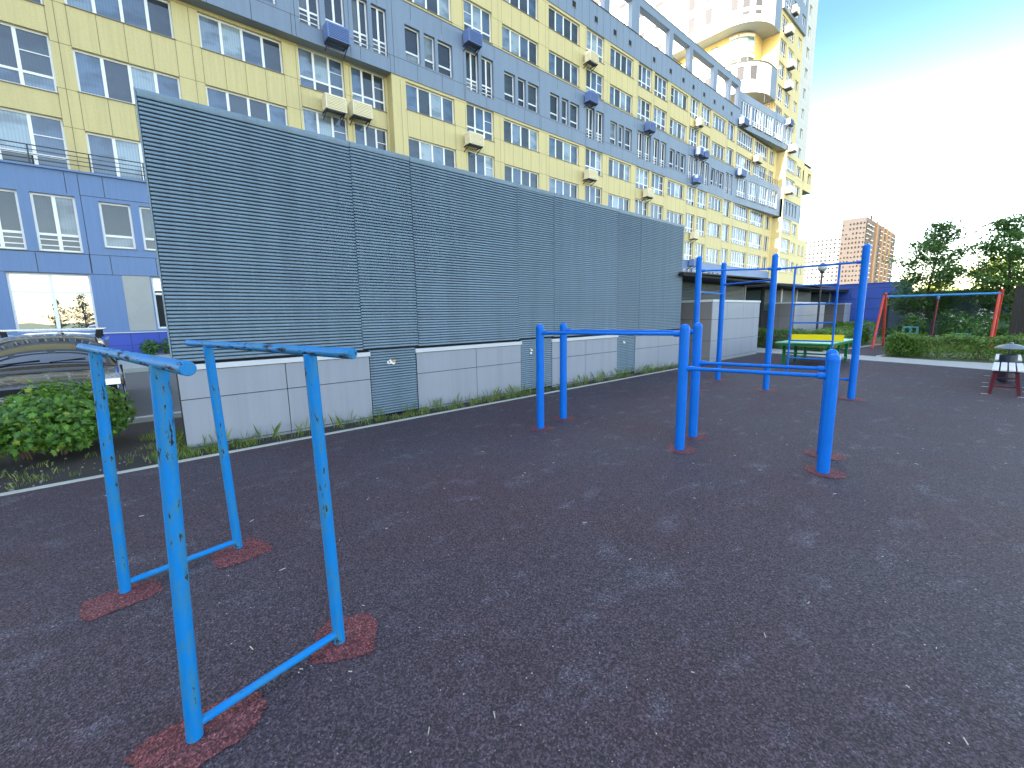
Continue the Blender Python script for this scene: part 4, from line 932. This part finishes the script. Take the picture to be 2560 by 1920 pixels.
for s in range(3):
    for i in range(n): mb.f.append((s * (n + 1) + i, (s + 1) * (n + 1) + i, (s + 1) * (n + 1) + i + 1, s * (n + 1) + i + 1)); mb.m.append(0)
wsn = mb.build("windscreen", car_glass, car, smooth=True)
MB().tube((CX - .5, 9.66, .905), (CX - .05, 9.70, .945), .008, n=6).tube((CX + .05, 9.66, .91), (CX + .45, 9.72, .945), .008, n=6).build("wipers", tyre_m, car)
MB().prism([(10.2, .92), (10.42, 1.20), (11.9, 1.22), (12.4, .95)], 0, CX + .69, CX + .74).build("side_window", car_glass, car)
for s in (-1, 1):
    MB().box(CX + s * .9 - .11, CX + s * .9 + .11, 9.95, 10.10, .86, 1.0).build("side_mirror", tyre_m, car, bevel=.03)
    MB().prism([(8.72, .58), (8.74, .68), (9.1, .72), (9.12, .63)], 0, CX + s * .70 - .14, CX + s * .70 + .14).build("headlight", [chrome], car, bevel=.01)
    MB().box(CX + s * .845 - .02, CX + s * .845 + .02, 8.80, 8.93, .58, .66).build("indicator", orange_m, car)
    for y in (9.45, 12.3):
        w_ = MB().tube((CX + s * .70, y, .31), (CX + s * .86, y, .31), .31, n=28).build("wheel", tyre_m, car); MB().tube((CX + s * .855, y, .31), (CX + s * .868, y, .31), .19, n=20).build("rim", chrome, w_)
for y in (10.55, 11.7):
    MB().box(CX - .72, CX + .72, y - .035, y + .035, 1.375, 1.40).build("roof_rack", chrome, car, bevel=.008)
    for s in (-1, 1): MB().prism([(CX + s * .66, 1.374), (CX + s * .60, 1.374), (CX + s * .575, 1.26), (CX + s * .66, 1.22)] if s > 0 else [(CX + s * .66, 1.374), (CX + s * .66, 1.22), (CX + s * .575, 1.26), (CX + s * .60, 1.374)], 1, y - .05, y + .05).build("rack_foot", tyre_m, car)
MB().tube((CX + .16, 10.8, 1.31), (CX + .16, 10.85, 1.46), .006, .003, 6).tube((CX + .16, 10.8, 1.31), (CX + .16, 10.8, 1.335), .03, .02, 10).build("aerial", tyre_m, car)
MB().box(CX - .26, CX + .26, 8.715, 8.73, .42, .53).build("number_plate", pvc, car)
MB().box(CX - .55, CX + .55, 8.735, 8.75, .54, .63).build("grille", tyre_m, car)

# ------------------------------------------------------------------ planting
rng = np.random.default_rng(11)
def shrub_pts(cx, cy, rx, ry, h, n, rng, shell=0.5, z0=0.08):
    """leaf positions filling lumpy overlapping mounds"""
    P = []
    lumps = max(4, int(n / 260))
    for i in range(lumps):
        a = rng.uniform(0, 2 * math.pi); q = rng.uniform(0, .75) ** .6
        lx, ly = cx + rx * q * math.cos(a), cy + ry * q * math.sin(a)
        lh = h * rng.uniform(.55, .98) * (1 - .25 * q); lr = min(rx, ry) * rng.uniform(.35, .6)
        m = n // lumps
        u = rng.normal(0, 1, (m, 3)); u /= np.linalg.norm(u, axis=1)[:, None]; rr = rng.uniform(shell, 1.05, m) ** .7
        zc = z0 + lh * .55
        P.append(np.stack([lx + u[:, 0] * lr * rr, ly + u[:, 1] * lr * rr, zc + u[:, 2] * lh * .48 * rr], 1))
    return np.concatenate(P)
def shrub(name, label, cat, cx, cy, rx, ry, h, n, size, shape, m, seed, group=None, stems=14, flowers=None):
    r = np.random.default_rng(seed); t = thing(name, (cx, cy, 0), label, cat, group)
    P = shrub_pts(cx, cy, rx, ry, h, n, r); c = np.array((cx, cy, h * .45))
    nr = (P - c) / np.array((rx, ry, h * .5)); nr[:, 2] += .7
    P = P[P[:, 2] > .02]; nr = nr[:len(P)] if len(nr) != len(P) else nr
    nr = (P - c) / np.array((rx, ry, h * .5)); nr[:, 2] += .5
    leaves("foliage", P, nr, size, shape, m, t, r, .75)
    mb = MB()
    for i in range(stems):
        a = r.uniform(0, 6.28); q = r.uniform(.2, .8); p0 = Vector((cx + rx * .25 * math.cos(a), cy + ry * .25 * math.sin(a), 0)); p1 = Vector((cx + rx * q * math.cos(a), cy + ry * q * math.sin(a), h * r.uniform(.5, .85)))
        pm = (p0 + p1) / 2 + Vector((0, 0, h * .1)); mb.tube(p0, pm, .009, .006, 5, False); mb.tube(pm, p1, .006, .003, 5, False)
    mb.build("stems", twig_m, t)
    if flowers:
        fm, fn, fs, pts = flowers; mb = MB()
        for (x, y, z) in pts:
            for i in range(fn): mb.lathe([(fs * .3, 0), (fs * .32, fs * .25), (.004, fs * .3)], (x + r.normal(0, fs), y + r.normal(0, fs), z + r.normal(0, fs * .5)), 6)
        mb.build("blossom", fm, t)
    return t
shrub("leafy_shrub", "bright green ninebark shrub growing in the soil bed behind the near bars", "shrub", -0.78, 7.2, 0.80, 0.62, 0.90, 6500, .074, LEAF_LOBED, leaf_near, 5, "shrubs in the soil bed", 22)
shrub("leafy_shrub", "bright green ninebark shrub at the left edge in front of the parked car", "shrub", -2.15, 7.15, 0.95, 0.65, 0.88, 5500, .074, LEAF_LOBED, leaf_near, 6, "shrubs in the soil bed", 18)
shrub("small_bush", "small dark bush against the blue plinth left of the louvred wall", "bush", 1.15, 23.8, 0.75, .6, 1.0, 900, .12, LEAF_OVAL, leaf_bush, 8, None, 6)
def hedge(label, x0, x1, y0, y1, h, n, size, seed, skew=0.0):
    r = np.random.default_rng(seed); t = thing("clipped_hedge", ((x0 + x1) / 2, (y0 + y1) / 2, 0), label, "hedge", "clipped hedges")
    u = r.uniform(0, 1, (n, 3)); side = r.integers(0, 6, n)
    for i in range(n):
        s = side[i]; e = r.uniform(0, .12)
        if s == 0 or s == 5: u[i, 2] = 1 - e
        elif s == 1: u[i, 0] = e
        elif s == 2: u[i, 0] = 1 - e
        elif s == 3: u[i, 1] = e
        else: u[i, 1] = 1 - e
    L = y1 - y0
    X = x0 + u[:, 0] * (x1 - x0) + skew * u[:, 1]; Y = y0 + u[:, 1] * L
    bumpy = .05 * np.sin(Y * 5.1 + seed) + .04 * np.sin(Y * 11 + X * 7)
    Z = .05 + u[:, 2] * (h - .05 + bumpy) + r.normal(0, .015, n)
    P = np.stack([X + r.normal(0, .03, n), Y + r.normal(0, .03, n), Z], 1)
    nr = np.stack([(u[:, 0] - .5) * 2, (u[:, 1] - .5) * 2, (u[:, 2] - .3) * 2], 1)
    leaves("foliage", P, nr, size, LEAF_OVAL, leaf_hedge, t, r, .6)
    mb = MB()
    for i in range(int(L * 7)):
        y = y0 + L * r.random(); x = (x0 + x1) / 2 + r.uniform(-.2, .2) + skew * (y - y0) / L
        mb.tube((x, y, 0), (x + r.uniform(-.15, .15), y + r.uniform(-.15, .15), h * .8), .012, .004, 5, False)
    mb.build("stems", twig_m, t); 
    return t
hedge("clipped green hedge in front of the swing frame", 17.75, 18.65, -4.2, 2.5, 0.66, 17000, .07, 3, .45)
hedge("clipped green hedge behind the table tennis table", 19.2, 20.2, 4.35, 7.6, 0.72, 8000, .075, 4, .8)
hedge("clipped green hedge along the path to the swings", 20.2, 25.0, 4.05, 4.75, 0.72, 8000, .075, 9, 0.0)
hedge("pale low hedge in front of the deep blue wall", 27.2, 29.2, 4.4, 6.0, 0.85, 2200, .1, 14, 0.0)
shrub("flowering_bush", "bush with white flat flower heads behind the right half of the swing frame", "bush", 24.4, 0.95, 0.95, .95, 1.62, 3600, .11, LEAF_OVAL, leaf_bush, 21, None, 10,
      (flower_w, 10, .045, [(23.4, 1.15, 1.0), (23.5, .62, 1.2), (23.45, .52, .95), (23.5, .35, 1.12), (23.6, .5, .72), (23.6, .62, 1.42), (23.5, .7, 1.3), (23.5, 1.4, 1.2), (23.7, .4, 1.3)]))
shrub("lilac_bush", "bush with pale lilac blossom behind the left half of the swing frame", "bush", 24.3, 2.75, 0.75, .75, 1.4, 2600, .10, LEAF_OVAL, leaf_bush, 22, None, 10,
      (flower_p, 8, .04, [(23.7, 2.22, 1.22), (23.7, 2.2, 1.1), (23.75, 2.28, 1.3), (23.7, 2.6, 1.3)]))
shrub("small_bush", "dense dark bush behind the right swing leg", "bush", 24.6, -0.55, 0.8, .7, 1.25, 1900, .11, LEAF_OVAL, leaf_bush, 23, None, 8)
def tree(name, label, base, h, cr, zc0, n, size, m, seed, cat="tree", group=None, lean_=(0, 0), limbs=26, droop=0.1):
    r = np.random.default_rng(seed); t = thing(name, base, label, cat, group); B = Vector(base); mb = MB()
    top = B + Vector((lean_[0], lean_[1], h * .97)); pts = [B.lerp(top, q) + Vector((r.normal(0, .03), r.normal(0, .03), 0)) * (q > 0) for q in (0, .2, .4, .6, .8, 1.0)]
    rad = [h * .016 * (1 - .9 * q) for q in (0, .2, .4, .6, .8, 1.0)]
    for i in range(5): mb.tube(pts[i], pts[i + 1], rad[i], rad[i + 1], 8, False)
    P = []; Nn = []
    for i in range(limbs):
        q = zc0 + (1 - zc0) * (i + .5) / limbs; s = pts[min(4, int(q * 5))].lerp(pts[min(5, int(q * 5) + 1)], q * 5 - int(q * 5))
        a = i * 2.4 + r.normal(0, .4); f = (q - zc0) / (1 - zc0); env = (min(1.0, .55 + 2.2 * f) if f < .25 else (1 - f) ** .62 * 1.2) * r.uniform(.55, 1.15)
        L = cr * max(.14, env); e = s + Vector((math.cos(a) * L, math.sin(a) * L, L * r.uniform(.25, .75)))
        md = s.lerp(e, .5) + Vector((0, 0, L * .06)); r0 = max(.008, h * .006 * (1 - q)); mb.tube(s, md, r0, r0 * .6, 5, False); mb.tube(md, e, r0 * .6, .004, 5, False)
        k_ = int(n / limbs * max(.35, env)); sub = 5
        for j in range(sub):
            b0 = s.lerp(e, r.uniform(.35, .95)); tip = b0 + Vector((r.normal(0, 1), r.normal(0, 1), r.normal(0, .5))).normalized() * L * r.uniform(.25, .45)
            mb.tube(b0, tip, .006, .003, 4, False); u = r.uniform(.1, 1.05, k_ // sub)
            c = np.array(b0)[None] + u[:, None] * (np.array(tip) - np.array(b0))[None] + r.normal(0, cr * .10, (k_ // sub, 3)) * np.array((1, 1, .55)); P.append(c)
        u = r.uniform(.3, 1.03, k_ // 2); P.append(np.array(s)[None] + u[:, None] * (np.array(e) - np.array(s))[None] + r.normal(0, cr * .10, (k_ // 2, 3)) * np.array((1, 1, .55)))
    mb.build("trunk", bark, t)
    P = np.concatenate(P); nr = np.tile((0, 0, 1.0), (len(P), 1)); leaves("crown", P, nr, size, LEAF_OVAL, m, t, r, .55); return t
tree("maple_tree", "young maple with a pointed airy crown behind the left swing", (25.6, 2.55, 0), 5.0, 1.8, .18, 10500, .13, leaf_tree, 31, group="young maples behind the swings", lean_=(0, -.45), limbs=36)
tree("maple_tree", "young maple with a pointed airy crown behind the dark board screen", (25.4, -0.25, 0), 4.85, 1.8, .18, 10500, .13, leaf_tree, 33, group="young maples behind the swings", lean_=(0, .6), limbs=34)
tree("sunlit_tree", "yellow-green sunlit tree far behind the right maple", (100, 1.5, 0), 9.6, 4.6, .12, 2600, .55, leaf_gold, 41, limbs=24, group="sunlit trees beyond the yard")
tree("sunlit_tree", "low yellow-green sunlit treetop between the two maples", (105, 8.6, 0), 6.0, 4.0, .2, 1500, .55, leaf_gold, 42, limbs=18, group="sunlit trees beyond the yard")
tree("sunlit_tree", "yellow-green sunlit tree at the right picture edge above the dark screen", (98, -4.0, 0), 8.6, 4.6, .12, 2400, .55, leaf_gold, 43, limbs=24, group="sunlit trees beyond the yard")
# things behind the viewer that the shop windows mirror
tree("spruce_tree", "dark spruce mirrored in the ground-floor window", (-2.6, -11, 0), 4.6, 1.3, .06, 3600, .14, needle_m, 51, limbs=40)
tree("spruce_tree", "smaller dark spruce mirrored beside the first in the ground-floor window", (-4.6, -15, 0), 3.9, 1.2, .06, 2600, .14, needle_m, 52, limbs=34)
# grass at the foot of the wall and in the bed
def grass(name, P, h, seed, label):
    r = np.random.default_rng(seed); n = len(P); V = np.zeros((n, 4, 3)); a = r.uniform(0, 6.28, n); hh = h * r.uniform(.4, 1.3, n); w_ = .0026
    dx, dy = np.cos(a), np.sin(a); ln = hh * r.uniform(.1, .6, n); b = r.uniform(0, 6.28, n)
    V[:, 0] = P - np.stack([dx, dy, 0 * dx], 1) * w_; V[:, 1] = P + np.stack([dx, dy, 0 * dx], 1) * w_
    mid = P + np.stack([np.cos(b) * ln * .35, np.sin(b) * ln * .35, hh * .6], 1); tip = P + np.stack([np.cos(b) * ln, np.sin(b) * ln, hh], 1)
    V[:, 2] = mid + np.stack([dx, dy, 0 * dx], 1) * w_ * .7; V[:, 3] = tip
    me = bpy.data.meshes.new(name); me.from_pydata([tuple(v) for v in V.reshape(-1, 3)], [], [(4 * i, 4 * i + 1, 4 * i + 2, 4 * i + 3) for i in range(n)]); me.materials.append(grass_m)
    o = bpy.data.objects.new(name, me); COL.objects.link(o); return tag(o, label, "grass", kind='stuff')
def clumps(x0, x1, y0, y1, k_, per, r, z=-.006):
    C = np.stack([r.uniform(x0, x1, k_), r.uniform(y0, y1, k_)], 1); P = np.repeat(C, per, 0) + r.normal(0, .035, (k_ * per, 2))
    P[:, 1] = np.clip(P[:, 1], y0, y1); return np.concatenate([P, np.full((len(P), 1), z)], 1)
G_ = np.concatenate([clumps(0.15, 1.1, 5.84, 6.18, 34, 30, rng), clumps(1.1, 2.5, 5.84, 6.15, 10, 12, rng), clumps(2.5, 6.3, 5.84, 6.16, 60, 24, rng), clumps(6.3, 12, 5.84, 6.15, 62, 20, rng), clumps(0.1, .45, 6.0, 7.5, 40, 28, rng)])
grass("grass", G_, .078, 3, "unmown grass tufts along the foot of the louvred wall")
grass("grass", np.concatenate([clumps(-3.0, -.9, 5.95, 6.75, 26, 16, rng), clumps(-1, .3, 5.9, 6.9, 14, 12, rng)]), .06, 4, "thin grass and weeds in the dark soil bed")
grass("grass", clumps(20.8, 26.5, -1, 3.0, 700, 16, rng), .14, 5, "rough grass under the swings")
r_ = np.random.default_rng(77)
grass("grass", np.concatenate([clumps(0.45, 2.6, 6.02, 6.17, 18, 4, r_), clumps(2.6, 6.4, 6.0, 6.17, 34, 5, r_), clumps(6.4, 11.5, 6.0, 6.17, 36, 5, r_)]), .20, 8, "tall thin grass stems leaning on the grey plinth boxes")
# litter on the rubber: seeds, bits of straw
mb = MB(); r = random.Random(4)
for i in range(420):
    d = 1.3 + 9 * r.random() ** 1.6; a = R_(r.uniform(-8, 96)); x, y = d * math.cos(a), d * math.sin(a)
    if y > 5.6: continue
    s = r.uniform(.0012, .0034) * (1 + d * .08)
    if r.random() < .2:
        L = r.uniform(.012, .035); t = r.uniform(0, 3.14); dx, dy = math.cos(t), math.sin(t); w_ = .0015
        mb.prism([(x - dy * w_, y + dx * w_), (x + dy * w_, y - dx * w_), (x + dx * L + dy * w_, y + dy * L - dx * w_), (x + dx * L - dy * w_, y + dy * L + dx * w_)], 2, .001, .004)
    else: mb.lathe([(s, .001), (s * .7, s * .8)], (x, y, 0), 5)
tag(mb.build("litter", seed_m), "pale seeds and straw scattered over the rubber ground", "litter", kind='stuff')
mb = MB(); 
for i in range(140):
    x = r.uniform(-3, .6); y = r.uniform(5.85, 6.9); s = r.uniform(.004, .016)
    mb.lathe([(s, -.004), (s * .6, s * .5)], (x, y, 0), 5)
tag(mb.build("pebbles", simple("pebble", (.2, .18, .16), .9, .3, 20)), "small stones and clods on the dark soil bed", "pebbles", kind='stuff')
